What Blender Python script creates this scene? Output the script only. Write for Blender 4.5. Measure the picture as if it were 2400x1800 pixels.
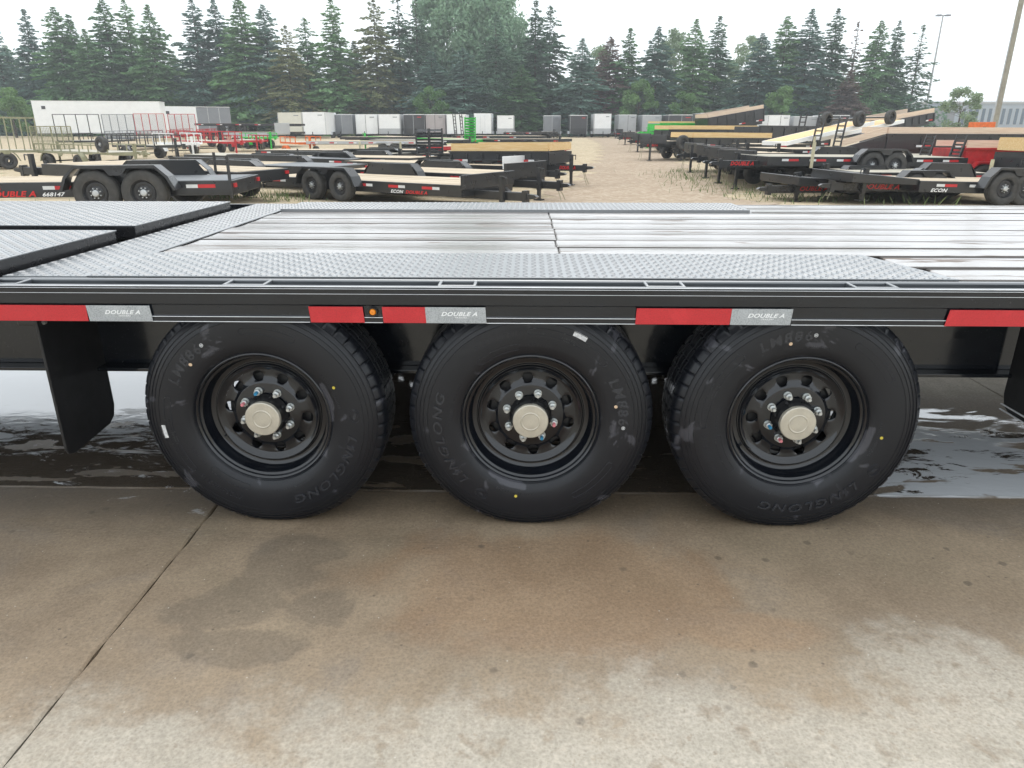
import bpy, math, random
import numpy as np
from mathutils import Matrix, Vector
R_ = math.radians
random.seed(7); rng = np.random.default_rng(11)
sc = bpy.context.scene
for o in list(bpy.data.objects): bpy.data.objects.remove(o)
COL = sc.collection

# ------------------------------------------------------------------ camera, world, sun, exposure
CAM_H, PITCH, YAW, FPX = 1.31, R_(19.94), R_(1.3), 1664.0
cd = bpy.data.cameras.new('camera'); cam = bpy.data.objects.new('camera', cd); COL.objects.link(cam)
cam.location = (0, 0, CAM_H); cam.rotation_euler = (R_(90) - PITCH, 0, YAW)
cd.sensor_width = 36; cd.lens = 36 * FPX / 2400; cd.clip_start = 0.05; cd.clip_end = 2000
sc.camera = cam
SUN_EL, SUN_AZ = R_(62), R_(0)
w = bpy.data.worlds.new('World'); sc.world = w; w.use_nodes = True
nt = w.node_tree; nt.nodes.clear()
wo = nt.nodes.new('ShaderNodeOutputWorld'); add = nt.nodes.new('ShaderNodeAddShader')
sky = nt.nodes.new('ShaderNodeTexSky'); sky.sky_type = 'NISHITA'; sky.sun_disc = False
sky.sun_elevation = SUN_EL; sky.sun_rotation = SUN_AZ; sky.dust_density = 4.0; sky.air_density = 1.0; sky.ozone_density = 1.0
hs = nt.nodes.new('ShaderNodeHueSaturation'); hs.inputs['Saturation'].default_value = 0.35
b1 = nt.nodes.new('ShaderNodeBackground'); b1.inputs[1].default_value = 0.05
b2 = nt.nodes.new('ShaderNodeBackground'); b2.inputs[0].default_value = (0.90, 0.96, 1.0, 1); b2.inputs[1].default_value = 1.12   # even cloud veil
nt.links.new(sky.outputs[0], hs.inputs['Color']); nt.links.new(hs.outputs[0], b1.inputs[0])
nt.links.new(b1.outputs[0], add.inputs[0]); nt.links.new(b2.outputs[0], add.inputs[1]); nt.links.new(add.outputs[0], wo.inputs[0])
sl = bpy.data.lights.new('sun', 'SUN'); sl.energy = 0.6; sl.angle = R_(40); sl.color = (1.0, 0.97, 0.92)
so = bpy.data.objects.new('sun', sl); COL.objects.link(so)
so.rotation_euler = (-(R_(90) - SUN_EL), 0, 0)
sc.view_settings.view_transform = 'Standard'; sc.view_settings.look = 'None'
sc.view_settings.exposure = 0.22; sc.view_settings.gamma = 1.0; sc.view_settings.use_curve_mapping = False
sc.cycles.max_bounces = 8; sc.cycles.transparent_max_bounces = 8
sc.cycles.use_denoising = True

# ------------------------------------------------------------------ picture point + chosen distance -> place in the world
_fw = Vector((-math.sin(YAW) * math.cos(PITCH), math.cos(YAW) * math.cos(PITCH), -math.sin(PITCH)))
_rt = Vector((math.cos(YAW), math.sin(YAW), 0)); _up = _rt.cross(_fw); _C = Vector((0, 0, CAM_H))
def at(x, y, D):
    d = _fw + _rt * ((x - 1200) / FPX) - _up * ((y - 900) / FPX)
    return _C + d * (D / d.y)
def px(p):
    v = Vector(p) - _C; z = v.dot(_fw)
    return 1200 + FPX * v.dot(_rt) / z, 900 - FPX * v.dot(_up) / z
def ground(x, y):
    if y < 9.6: b = 0.0
    elif y < 19: b = -0.5 * (y - 9.6) / 9.4
    elif y < 26: b = -0.5
    elif y < 92: b = -0.5 + 0.5 * (y - 26) / 66
    else: b = 0.0
    return b + 0.22 * math.exp(-((x + 9.5) / 3.5) ** 2 - ((y - 19.5) / 3.5) ** 2)

# ------------------------------------------------------------------ mesh helpers
class MB:
    def __init__(s): s.v = []; s.f = []; s.mi = []
    def add(s, vs, fs, m=0):
        n = len(s.v); s.v += [tuple(p) for p in vs]; s.f += [tuple(i + n for i in f) for f in fs]; s.mi += [m] * len(fs); return s
    def box(s, x0, x1, y0, y1, z0, z1, m=0):
        if x0 > x1: x0, x1 = x1, x0
        if y0 > y1: y0, y1 = y1, y0
        if z0 > z1: z0, z1 = z1, z0
        return s.add([(x0,y0,z0),(x1,y0,z0),(x1,y1,z0),(x0,y1,z0),(x0,y0,z1),(x1,y0,z1),(x1,y1,z1),(x0,y1,z1)],
                     [(0,3,2,1),(4,5,6,7),(0,1,5,4),(1,2,6,5),(2,3,7,6),(3,0,4,7)], m)
    def prism(s, poly, a, b, axis='y', m=0):
        n = len(poly)
        if axis == 'y': A = [(p[0], a, p[1]) for p in poly]; B = [(p[0], b, p[1]) for p in poly]
        elif axis == 'x': A = [(a, p[0], p[1]) for p in poly]; B = [(b, p[0], p[1]) for p in poly]
        else: A = [(p[0], p[1], a) for p in poly]; B = [(p[0], p[1], b) for p in poly]
        return s.add(A + B, [tuple(range(n))[::-1], tuple(range(n, 2*n))] + [(i, (i+1) % n, n + (i+1) % n, n + i) for i in range(n)], m)
    def tube(s, p, q, r, n=8, r2=None, m=0):
        p = Vector(p); q = Vector(q); d = (q - p).normalized(); r2 = r if r2 is None else r2
        a = d.orthogonal().normalized(); b = d.cross(a); A = []; B = []
        for i in range(n):
            t = 2*math.pi*i/n; u = a*math.cos(t) + b*math.sin(t); A.append(p + u*r); B.append(q + u*r2)
        return s.add(A + B, [(i, (i+1) % n, n + (i+1) % n, n + i) for i in range(n)] + [tuple(range(n))[::-1], tuple(range(n, 2*n))], m)
    def bar(s, p, q, w, h, m=0):
        p = Vector(p); q = Vector(q); d = (q - p).normalized(); up = Vector((0,0,1))
        if abs(d.z) > 0.95: up = Vector((1,0,0))
        a = d.cross(up).normalized() * (w/2); b = a.cross(d).normalized() * (h/2)
        V = [p-a-b, p+a-b, p+a+b, p-a+b, q-a-b, q+a-b, q+a+b, q-a+b]
        return s.add(V, [(0,3,2,1),(4,5,6,7),(0,1,5,4),(1,2,6,5),(2,3,7,6),(3,0,4,7)], m)
    def strip(s, pts, y0, y1, th, m=0):            # bent plate: polyline in x,z swept in y with thickness th downward
        n = len(pts); nrm = []
        for i in range(n):
            a = Vector(pts[max(i-1,0)]); b = Vector(pts[min(i+1,n-1)]); t = (b - a).normalized(); nrm.append(Vector((t.y, -t.x)))
        out = [Vector(p) for p in pts]; inn = [Vector(p) + k*th for p, k in zip(pts, nrm)]
        return s.prism([tuple(p) for p in out] + [tuple(p) for p in inn[::-1]], y0, y1, 'y', m)
    def lathe(s, prof, n=32, close=False, m=0, fn=None):   # prof (r, d): axis Y, d along +Y
        k = len(prof); V = []
        for i in range(n):
            t = 2*math.pi*i/n; c, sn = math.cos(t), math.sin(t)
            for j, (r, d) in enumerate(prof):
                if fn: r, d = fn(i, j, r, d)
                V.append((r*c, d, r*sn))
        F = []
        for i in range(n):
            for j in range(k if close else k-1):
                a = i*k + j; b = i*k + (j+1) % k; c = ((i+1) % n)*k + (j+1) % k; d = ((i+1) % n)*k + j
                F.append((a, b, c, d))
        return s.add(V, F, m)
    def mesh(s, name, smooth=None):
        me = bpy.data.meshes.new(name); me.from_pydata(s.v, [], s.f)
        if any(s.mi): me.polygons.foreach_set('material_index', s.mi)
        me.validate(); 
        import bmesh
        if len(s.f) < 60000:
            bm = bmesh.new(); bm.from_mesh(me); bmesh.ops.recalc_face_normals(bm, faces=bm.faces); bm.to_mesh(me); bm.free()
        if smooth is not None:
            me.shade_smooth(); me.set_sharp_from_angle(angle=R_(smooth))
        me.update(); return me

def put(name, me, mat=None, parent=None, loc=(0,0,0), rot=(0,0,0), bevel=0, kind=None):
    if isinstance(me, MB): me = me.mesh(name)
    mats = mat if isinstance(mat, (list, tuple)) else [mat]
    if mat is not None and not me.materials:
        for m in mats: me.materials.append(m)
    o = bpy.data.objects.new(name, me); COL.objects.link(o)
    o.parent = parent; o.location = loc; o.rotation_euler = rot
    if mat is not None and me.materials[0] is not mats[0]:
        o.material_slots[0].link = 'OBJECT'; o.material_slots[0].material = mats[0]
    if bevel:
        b = o.modifiers.new('bevel', 'BEVEL'); b.width = bevel; b.segments = 2; b.limit_method = 'ANGLE'; b.angle_limit = R_(40); b.harden_normals = False
    if kind: o['kind'] = kind
    return o
def tag(o, label=None, cat=None, group=None, kind=None):
    if label: o['label'] = label
    if cat: o['category'] = cat
    if group: o['group'] = group
    if kind: o['kind'] = kind
    return o
def empty(name, loc=(0,0,0), mat=None, parent=None):
    o = bpy.data.objects.new(name, None); COL.objects.link(o); o.empty_display_size = 0.2
    if mat is not None: o.matrix_world = mat
    else: o.location = loc
    o.parent = parent
    return o
def copy_tree(o, parent=None):
    c = o.copy(); COL.objects.link(c); c.parent = parent
    for ch in list(o.children): copy_tree(ch, c)
    return c
_tc = {}
def text_mesh(txt, h=1.0, shear=0.0, xs=1.0, bold=0.0, extr=0.0, spacing=1.0):
    key = (txt, h, shear, xs, bold, extr, spacing)
    if key in _tc: return _tc[key]
    cu = bpy.data.curves.new('lettering', 'FONT'); cu.body = txt; cu.size = 1.0; cu.shear = shear; cu.offset = bold; cu.extrude = extr
    cu.resolution_u = 3; cu.space_character = spacing; cu.align_x = 'LEFT'
    o = bpy.data.objects.new('lettering', cu); COL.objects.link(o)
    me = bpy.data.meshes.new_from_object(o); bpy.data.objects.remove(o); bpy.data.curves.remove(cu)
    n = len(me.vertices); co = np.empty(n*3); me.vertices.foreach_get('co', co); co = co.reshape(-1, 3)
    x0 = co[:,0].min(); k = h / (co[:,1].max() - co[:,1].min()); y0 = co[:,1].min()
    co[:,0] = (co[:,0]-x0)*k*xs; co[:,1] = (co[:,1]-y0)*k
    me.vertices.foreach_set('co', co.ravel()); me.update(); _tc[key] = me; return me
def map_mesh(me, fn, name):
    m2 = me.copy(); m2.name = name
    n = len(m2.vertices); co = np.empty(n*3); m2.vertices.foreach_get('co', co); co = co.reshape(-1, 3)
    m2.vertices.foreach_set('co', fn(co).ravel()); m2.update(); return m2

# ------------------------------------------------------------------ materials
def newmat(name):
    m = bpy.data.materials.new(name); m.use_nodes = True; t = m.node_tree; t.nodes.clear()
    out = t.nodes.new('ShaderNodeOutputMaterial'); p = t.nodes.new('ShaderNodeBsdfPrincipled'); t.links.new(p.outputs[0], out.inputs[0])
    return m, t, p
class N:
    """tiny node-graph writer"""
    def __init__(s, t): s.t = t
    def n(s, typ, **kw):
        x = s.t.nodes.new(typ)
        for k, v in kw.items(): setattr(x, k, v)
        return x
    def set(s, sock, v):
        if hasattr(v, 'links') or isinstance(v, bpy.types.NodeSocket): s.t.links.new(v, sock)
        else: sock.default_value = v
    def math(s, op, a, b=0.0, clamp=False):
        x = s.n('ShaderNodeMath', operation=op); x.use_clamp = clamp; s.set(x.inputs[0], a); s.set(x.inputs[1], b); return x.outputs[0]
    def pos(s): return s.n('ShaderNodeNewGeometry').outputs['Position']
    def obj(s): return s.n('ShaderNodeTexCoord').outputs['Object']
    def sep(s, v):
        x = s.n('ShaderNodeSeparateXYZ'); s.set(x.inputs[0], v); return x.outputs
    def scale(s, v, sc_):
        x = s.n('ShaderNodeMapping'); s.set(x.inputs[0], v); x.inputs['Scale'].default_value = sc_; return x.outputs[0]
    def noise(s, v, scale, detail=4, rough=0.55, dist=0.0):
        x = s.n('ShaderNodeTexNoise'); s.set(x.inputs['Vector'], v); x.inputs['Scale'].default_value = scale
        x.inputs['Detail'].default_value = detail; x.inputs['Roughness'].default_value = rough; x.inputs['Distortion'].default_value = dist; return x.outputs[0]
    def vor(s, v, scale, feature='F1', out='Distance'):
        x = s.n('ShaderNodeTexVoronoi', feature=feature); s.set(x.inputs['Vector'], v); x.inputs['Scale'].default_value = scale; return x.outputs[out]
    def step(s, v, lo, hi, a=0.0, b=1.0):
        x = s.n('ShaderNodeMapRange', interpolation_type='SMOOTHSTEP'); s.set(x.inputs[0], v)
        for i, k in enumerate((lo, hi, a, b)): s.set(x.inputs[i+1], k)
        return x.outputs[0]
    def mix(s, f, a, b):
        x = s.n('ShaderNodeMix', data_type='RGBA'); s.set(x.inputs[0], f)
        s.set(x.inputs[6], a if not isinstance(a, tuple) else (*a, 1)); s.set(x.inputs[7], b if not isinstance(b, tuple) else (*b, 1)); return x.outputs[2]
    def fmix(s, f, a, b):
        x = s.n('ShaderNodeMix', data_type='FLOAT'); s.set(x.inputs[0], f); s.set(x.inputs[2], a); s.set(x.inputs[3], b); return x.outputs[0]
    def bump(s, h, strength=0.3, dist=0.01):
        x = s.n('ShaderNodeBump'); s.set(x.inputs['Strength'], strength); x.inputs['Distance'].default_value = dist; s.set(x.inputs['Height'], h); return x.outputs[0]
    def rnd(s): return s.n('ShaderNodeObjectInfo').outputs['Random']
def paint(name, col, rough=0.3, metal=0.0, coat=0.0, var=0.15, dirt=0.0, dirtcol=(0.35, 0.3, 0.24), nscale=6.0, spec=0.5, bump=0.0):
    m, t, p = newmat(name); g = N(t); o = g.obj()
    n1 = g.noise(o, nscale, 5); c = g.mix(g.step(n1, 0.3, 0.7), tuple(x*(1-var) for x in col), tuple(min(1, x*(1+var)) for x in col))
    if dirt: c = g.mix(g.math('MULTIPLY', g.step(g.noise(o, nscale*2.3, 6, 0.65), 0.45, 0.75), dirt), c, dirtcol)
    g.set(p.inputs['Base Color'], c); g.set(p.inputs['Roughness'], g.fmix(g.noise(o, nscale*3, 3), max(0.02, rough*0.7), min(1, rough*1.3)))
    p.inputs['Metallic'].default_value = metal; p.inputs['Coat Weight'].default_value = coat; p.inputs['Coat Roughness'].default_value = 0.06
    p.inputs['Specular IOR Level'].default_value = spec
    if bump: g.set(p.inputs['Normal'], g.bump(g.noise(o, 60, 3), bump, 0.004))
    return m
M = {}
M['black'] = paint('black_paint', (0.012, 0.012, 0.014), 0.28, coat=0.3, dirt=0.12, dirtcol=(0.06,0.055,0.05))
M['black_far'] = paint('black_paint_dusty', (0.022, 0.023, 0.025), 0.30, coat=0.3, dirt=0.06, var=0.08, dirtcol=(0.07,0.066,0.06), nscale=2.0)
M['grey_top'] = paint('grey_steel_plate', (0.13, 0.14, 0.15), 0.4, dirt=0.2)
M['white'] = paint('white_paint', (0.88, 0.89, 0.89), 0.35, var=0.03, dirt=0.1, dirtcol=(0.6,0.57,0.5), nscale=1.5)
M['cream'] = paint('cream_paint', (0.72, 0.70, 0.60), 0.4, var=0.03, nscale=1.5)
M['grey'] = paint('grey_paint', (0.22, 0.23, 0.25), 0.4, var=0.05, nscale=1.5)
M['lightgrey'] = paint('light_grey_paint', (0.45, 0.46, 0.47), 0.4, var=0.05, nscale=1.5)
M['taupe'] = paint('taupe_paint', (0.42, 0.38, 0.38), 0.4, var=0.05, nscale=1.5)
M['charcoal'] = paint('charcoal_paint', (0.05, 0.05, 0.055), 0.35, var=0.1, nscale=1.5)
M['red'] = paint('red_paint', (0.50, 0.02, 0.025), 0.35, dirt=0.1)
M['green'] = paint('green_paint', (0.03, 0.50, 0.06), 0.35, dirt=0.1)
M['orange'] = paint('orange_paint', (0.75, 0.15, 0.02), 0.4)
M['olive'] = paint('olive_primer', (0.30, 0.29, 0.18), 0.6, dirt=0.2)
M['galv'] = paint('galvanised_steel', (0.55, 0.57, 0.58), 0.38, metal=0.6, var=0.1)
M['taped_red'] = paint('red_reflective_tape', (0.55, 0.025, 0.03), 0.35, var=0.1)
M['taped_white'] = paint('white_reflective_tape', (0.72, 0.73, 0.73), 0.35, var=0.08)
M['letter_red'] = paint('red_lettering', (0.62, 0.02, 0.02), 0.4, var=0.05)
M['letter_white'] = paint('white_lettering', (0.85, 0.86, 0.86), 0.4, var=0.03)
M['amber'] = paint('amber_lens', (0.80, 0.24, 0.01), 0.15, coat=0.5)
M['blue_strap'] = paint('blue_strap', (0.05, 0.25, 0.45), 0.6)
M['stake'] = paint('pale_wood_stake', (0.55, 0.50, 0.34), 0.7)
M['rubber_far'] = paint('dusty_tyre_rubber', (0.055, 0.053, 0.05), 0.75, dirt=0.4, dirtcol=(0.12,0.11,0.095), nscale=4)
M['rim_far'] = paint('dark_rim', (0.03, 0.03, 0.032), 0.35, nscale=8)
M['concrete_pole'] = paint('weathered_pole', (0.30, 0.28, 0.22), 0.8, dirt=0.4, nscale=3)
M['bark'] = paint('bark', (0.10, 0.08, 0.06), 0.9, var=0.3, nscale=3)

def wood_far(name, c1, c2):
    m, t, p = newmat(name); g = N(t); o = g.obj()
    n1 = g.noise(g.scale(o, (0.6, 9, 9)), 3, 5, 0.6, 0.4)
    g.set(p.inputs['Base Color'], g.mix(g.step(n1, 0.3, 0.7), c1, c2)); p.inputs['Roughness'].default_value = 0.7
    return m
M['wood_pale'] = wood_far('pale_deck_wood', (0.50, 0.40, 0.28), (0.62, 0.52, 0.38))
M['wood_yellow'] = wood_far('yellow_board_wood', (0.74, 0.48, 0.20), (0.84, 0.62, 0.33))
M['wood_pink'] = wood_far('pale_pink_board_wood', (0.70, 0.52, 0.38), (0.82, 0.66, 0.51))
M['wood_grey'] = wood_far('weathered_deck_wood', (0.42, 0.39, 0.31), (0.55, 0.51, 0.42))

def m_wet_black(name, rough=0.12, flecks=True):
    m, t, p = newmat(name); g = N(t); o = g.pos()
    n1 = g.noise(g.scale(o, (3, 3, 9)), 3, 4, 0.55, 0.4); wet = g.step(n1, 0.44, 0.60)
    dust = g.noise(o, 160, 2)
    c = g.mix(wet, (0.007, 0.0095, 0.0135), (0.005, 0.0065, 0.010)); c = g.mix(g.math('MULTIPLY', g.step(dust, 0.68, 0.76), 0.5), c, (0.09, 0.085, 0.08))
    g.set(p.inputs['Base Color'], c); g.set(p.inputs['Roughness'], g.fmix(wet, rough*1.8, rough))
    p.inputs['Coat Weight'].default_value = 0.3; p.inputs['Coat Roughness'].default_value = 0.08
    g.set(p.inputs['Normal'], g.bump(g.noise(o, 30, 3), 0.05, 0.002))
    return m
M['rail'] = m_wet_black('wet_black_rail_paint', 0.14)
M['beam'] = m_wet_black('glossy_black_beam_paint', 0.10)
def m_plate():
    m, t, p = newmat('wet_tread_plate_paint'); g = N(t); o = g.pos()
    n1 = g.noise(g.scale(o, (1, 2.2, 1)), 2.2, 4, 0.6, 0.5)
    g.set(p.inputs['Base Color'], g.mix(n1, (0.04, 0.047, 0.054), (0.075, 0.088, 0.10)))
    g.set(p.inputs['Roughness'], g.fmix(g.step(n1, 0.35, 0.65), 0.30, 0.46)); p.inputs['Specular IOR Level'].default_value = 1.0
    p.inputs['Coat Weight'].default_value = 1.0; p.inputs['Coat Roughness'].default_value = 0.30; p.inputs['Coat IOR'].default_value = 1.95; p.inputs['IOR'].default_value = 1.6
    g.set(p.inputs['Normal'], g.bump(g.noise(o, 22, 3), 0.06, 0.004))
    return m
M['plate'] = m_plate()
def m_plank():
    m, t, p = newmat('rain_wet_deck_plank'); g = N(t); o = g.obj(); r = g.rnd(); P = g.pos()
    off = g.n('ShaderNodeVectorMath', operation='ADD'); g.set(off.inputs[0], o); cx = g.n('ShaderNodeCombineXYZ')
    g.set(cx.inputs[0], g.math('MULTIPLY', r, 37.0)); g.set(cx.inputs[1], g.math('MULTIPLY', r, 11.0)); g.set(off.inputs[1], cx.outputs[0]); v = off.outputs[0]
    grain = g.noise(g.scale(v, (1.2, 26, 26)), 3, 6, 0.65, 0.5)
    streak = g.noise(g.scale(v, (0.55, 7.0, 1)), 2.4, 5, 0.62, 0.9)
    film = g.step(streak, 0.365, 0.43)                      # 1: standing film of water, 0: only damp wood
    col = g.mix(grain, (0.085, 0.062, 0.05), (0.27, 0.215, 0.18)); col = g.mix(g.math('MULTIPLY', r, 0.4), col, (0.20, 0.17, 0.15))
    rim_ = g.step(g.math('ABSOLUTE', g.sep(o)[1]), 0.0800, 0.0850); film = g.math('MULTIPLY', film, g.math('SUBTRACT', 1.0, rim_)); col = g.mix(rim_, col, (0.035, 0.026, 0.020))   # dirty plank edges shed the water; gap darkness painted into them too
    knot = g.step(g.vor(g.scale(v, (1.0, 3.2, 1)), 1.5), 0.03, 0.075, 1.0, 0.0)
    col = g.mix(g.math('MULTIPLY', knot, 0.8), col, (0.05, 0.03, 0.02))
    g.set(p.inputs['Base Color'], col); g.set(p.inputs['Roughness'], g.fmix(film, 0.72, 0.30)); g.set(p.inputs['Specular IOR Level'], g.fmix(film, 0.25, 1.0))
    g.set(p.inputs['Coat Weight'], g.fmix(film, 0.0, 1.0)); p.inputs['Coat Roughness'].default_value = 0.20; p.inputs['Coat IOR'].default_value = 2.4; p.inputs['IOR'].default_value = 2.0
    hgt = g.math('ADD', g.math('MULTIPLY', grain, g.fmix(film, 0.6, 0.12)), g.math('MULTIPLY', g.noise(g.scale(v, (1.5, 9, 1)), 4, 3), 0.5))
    g.set(p.inputs['Normal'], g.bump(hgt, 0.35, 0.006)); g.set(p.inputs['Coat Normal'], g.bump(g.noise(g.scale(v, (1.5, 8, 1)), 4, 3), 0.3, 0.006))
    return m
M['plank'] = m_plank()
def m_tyre():
    m, t, p = newmat('wet_tyre_rubber'); g = N(t); o = g.obj(); r = g.rnd()
    n1 = g.noise(o, 7, 4, 0.55, 0.8); wet = g.step(n1, 0.60, 0.63); n2 = g.noise(o, 2.5, 4)
    c = g.mix(n2, (0.0055, 0.0065, 0.0095), (0.012, 0.0135, 0.018)); c = g.mix(wet, c, (0.055, 0.056, 0.066))
    g.set(p.inputs['Base Color'], c); g.set(p.inputs['Roughness'], g.fmix(wet, g.fmix(n2, 0.42, 0.30), 0.22))
    p.inputs['Specular IOR Level'].default_value = 0.45
    g.set(p.inputs['Normal'], g.bump(g.noise(o, 90, 2), 0.05, 0.002))
    return m
M['tyre'] = m_tyre()
M['tyre_letter'] = paint('raised_rubber_lettering', (0.028, 0.030, 0.036), 0.26, nscale=10)
M['rim'] = paint('gloss_black_rim_paint', (0.005, 0.0065, 0.010), 0.16, coat=0.5, dirt=0.03, dirtcol=(0.07,0.06,0.05), nscale=9)
M['hub'] = paint('black_cast_hub', (0.010, 0.010, 0.011), 0.3, coat=0.4, bump=0.25)
M['cap'] = paint('dull_aluminium_cap', (0.60, 0.56, 0.47), 0.42, metal=0.55, var=0.08, dirt=0.25, dirtcol=(0.42,0.37,0.28), nscale=30)
M['nut'] = paint('zinc_plated_nut', (0.62, 0.64, 0.63), 0.3, metal=0.75, var=0.12, nscale=60)
M['blue_dab'] = paint('blue_paint_dab', (0.03, 0.25, 0.45), 0.4)
M['pink_dab'] = paint('pink_paint_dab', (0.75, 0.25, 0.28), 0.4)
M['sticker'] = paint('white_paper_sticker', (0.66, 0.66, 0.66), 0.6, var=0.2, nscale=120)
M['yellow_dot'] = paint('yellow_dot', (0.60, 0.48, 0.06), 0.5)
M['peach_dot'] = paint('peach_dot', (0.66, 0.48, 0.32), 0.5)
M['flap'] = paint('mud_flap_rubber', (0.014, 0.014, 0.015), 0.45, dirt=0.25, dirtcol=(0.05,0.05,0.05), nscale=7)
M['edge'] = paint('painted_glint_and_trim', (0.82, 0.84, 0.86), 0.3, var=0.08, nscale=12)  # painted sky glints on the rail edges, also the pale flap trim
M['pocket'] = m_wet_black('wet_stake_pocket_paint', 0.10)
def m_tape(name, col, cell, dark):
    m, t, p = newmat(name); g = N(t); o = g.pos(); v = g.scale(o, (1, 0.001, 1.0))
    h = g.vor(v, 1/0.0042); dot = g.step(h, 0.40, 0.75); blot = g.noise(o, 16, 5, 0.6)
    c = g.mix(g.math('MULTIPLY', dot, cell), col, dark); c = g.mix(g.math('MULTIPLY', g.step(blot, 0.5, 0.7), 0.25), c, tuple(min(1, x*1.35+0.02) for x in col))
    g.set(p.inputs['Base Color'], c); p.inputs['Roughness'].default_value = 0.28; p.inputs['Coat Weight'].default_value = 0.3
    return m
M['tape_red'] = m_tape('red_prismatic_tape', (0.56, 0.020, 0.028), 0.35, (0.36, 0.010, 0.016))
M['tape_silver'] = m_tape('silver_prismatic_tape', (0.42, 0.44, 0.45), 0.6, (0.22, 0.24, 0.25))
M['joint_dirt'] = paint('joint_dirt', (0.06, 0.05, 0.04), 0.9, dirt=0.9, dirtcol=(0.33, 0.29, 0.22), nscale=3.0)

def ell(g, X, Y, cx, cy, rx, ry, n, amp=0.5):
    dx = g.math('DIVIDE', g.math('SUBTRACT', X, cx), rx); dy = g.math('DIVIDE', g.math('SUBTRACT', Y, cy), ry)
    d = g.math('SQRT', g.math('ADD', g.math('MULTIPLY', dx, dx), g.math('MULTIPLY', dy, dy)))
    return g.step(g.math('ADD', d, g.math('MULTIPLY', g.math('SUBTRACT', n, 0.5), amp)), 0.70, 1.05, 1.0, 0.0)
def m_concrete():
    m, t, p = newmat('rain_wet_concrete'); g = N(t); P = g.pos(); X, Y, Z = g.sep(P)
    big = g.noise(P, 2.2, 6, 0.6, 0.3); med = g.noise(P, 7, 6, 0.65); fine = g.noise(P, 90, 4, 0.7); grit = g.noise(P, 260, 2, 0.6)
    broom = g.noise(g.scale(P, (140, 6, 1)), 1, 3)
    # dry edge of the wet area: about 1.5 m out, further in at the right
    tiny = g.noise(P, 24, 5, 0.7)
    lim = g.math('ADD', g.math('MULTIPLY', X, 0.11), 1.36)
    edge = g.math('ADD', g.math('SUBTRACT', Y, lim), g.math('ADD', g.math('MULTIPLY', g.math('SUBTRACT', big, 0.5), 0.75), g.math('ADD', g.math('MULTIPLY', g.math('SUBTRACT', med, 0.5), 0.55), g.math('MULTIPLY', g.math('SUBTRACT', tiny, 0.5), 0.20))))
    wet = g.fmix(0.5, g.step(edge, -0.38, 0.28), g.step(edge, -0.10, 0.12))
    spots = g.math('MULTIPLY', g.math('MAXIMUM', g.step(g.noise(P, 11, 5, 0.6, 0.3), 0.50, 0.74), g.math('MULTIPLY', g.step(g.noise(P, 30, 4, 0.6, 0.2), 0.58, 0.72), 0.7)), g.step(Y, 0.6, 1.3))
    wet = g.math('MAXIMUM', wet, g.math('MULTIPLY', spots, 0.8))
    far = g.math('MULTIPLY', g.step(Y, 3.25, 3.6), g.step(X, 0.6, 1.4)); wet = g.math('MULTIPLY', wet, g.math('SUBTRACT', 1.0, g.math('MULTIPLY', far, 0.85)))
    far2 = g.step(Y, 5.2, 6.5); wet = g.math('MULTIPLY', wet, g.math('SUBTRACT', 1.0, g.math('MULTIPLY', far2, 0.5)))
    dry = g.mix(g.step(med, 0.3, 0.7), (0.40, 0.36, 0.295), (0.52, 0.475, 0.40))
    dry = g.mix(g.math('MULTIPLY', g.step(fine, 0.50, 0.72), 0.6), dry, (0.30, 0.268, 0.218)); dry = g.mix(g.math('MULTIPLY', g.step(grit, 0.60, 0.72), 0.5), dry, (0.24, 0.21, 0.17))
    pit = g.step(g.vor(P, 33), 0.04, 0.10, 1.0, 0.0); dry = g.mix(g.math('MULTIPLY', pit, g.math('MULTIPLY', g.step(med, 0.45, 0.6), 0.5)), dry, (0.17, 0.145, 0.115))
    wc = g.mix(g.step(big, 0.3, 0.7), (0.210, 0.156, 0.104), (0.315, 0.242, 0.165))
    hue = g.noise(P, 1.5, 5, 0.6, 0.7); wc = g.mix(g.math('MULTIPLY', g.step(hue, 0.50, 0.70), 0.5), wc, (0.232, 0.184, 0.122)); wc = g.mix(g.math('MULTIPLY', g.step(hue, 0.48, 0.30), 0.5), wc, (0.190, 0.165, 0.140))
    tyre_shade = g.step(g.math('ADD', Y, g.math('MULTIPLY', g.math('SUBTRACT', med, 0.5), 0.35)), 2.08, 2.36); wc = g.mix(g.math('MULTIPLY', tyre_shade, 0.5), wc, (0.105, 0.078, 0.050))   # shade by the tyres painted into the colour, deepening towards the joint
    rust = g.math('MAXIMUM', ell(g, X, Y, 0.10, 1.82, 0.62, 0.34, big, 1.5), ell(g, X, Y, 0.62, 1.62, 0.22, 0.10, big, 1.2))
    wc = g.mix(g.math('MULTIPLY', rust, 0.34), wc, (0.30, 0.170, 0.085))
    dk = None; blob = g.math('ADD', g.math('MULTIPLY', g.noise(P, 4.5, 5, 0.6, 0.4), 0.8), g.math('MULTIPLY', tiny, 0.2))
    for (cx, cy, rx, ry) in ((-0.78, 1.86, 0.13, 0.15), (-0.86, 1.70, 0.17, 0.10), (-0.60, 1.69, 0.10, 0.085), (-0.78, 1.53, 0.18, 0.075), (-0.70, 1.98, 0.12, 0.08)):
        e = ell(g, X, Y, cx, cy, rx*1.15, ry*1.15, blob, 2.6); dk = e if dk is None else g.math('MAXIMUM', dk, e)
    wc = g.mix(g.math('MULTIPLY', dk, 0.38), wc, (0.095, 0.08, 0.062))
    speck = g.step(g.vor(P, 24), 0.05, 0.13, 1.0, 0.0); wc = g.mix(g.math('MULTIPLY', speck, g.math('MULTIPLY', g.step(g.noise(P, 5, 2), 0.5, 0.6), 0.7)), wc, (0.07, 0.055, 0.045))
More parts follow.
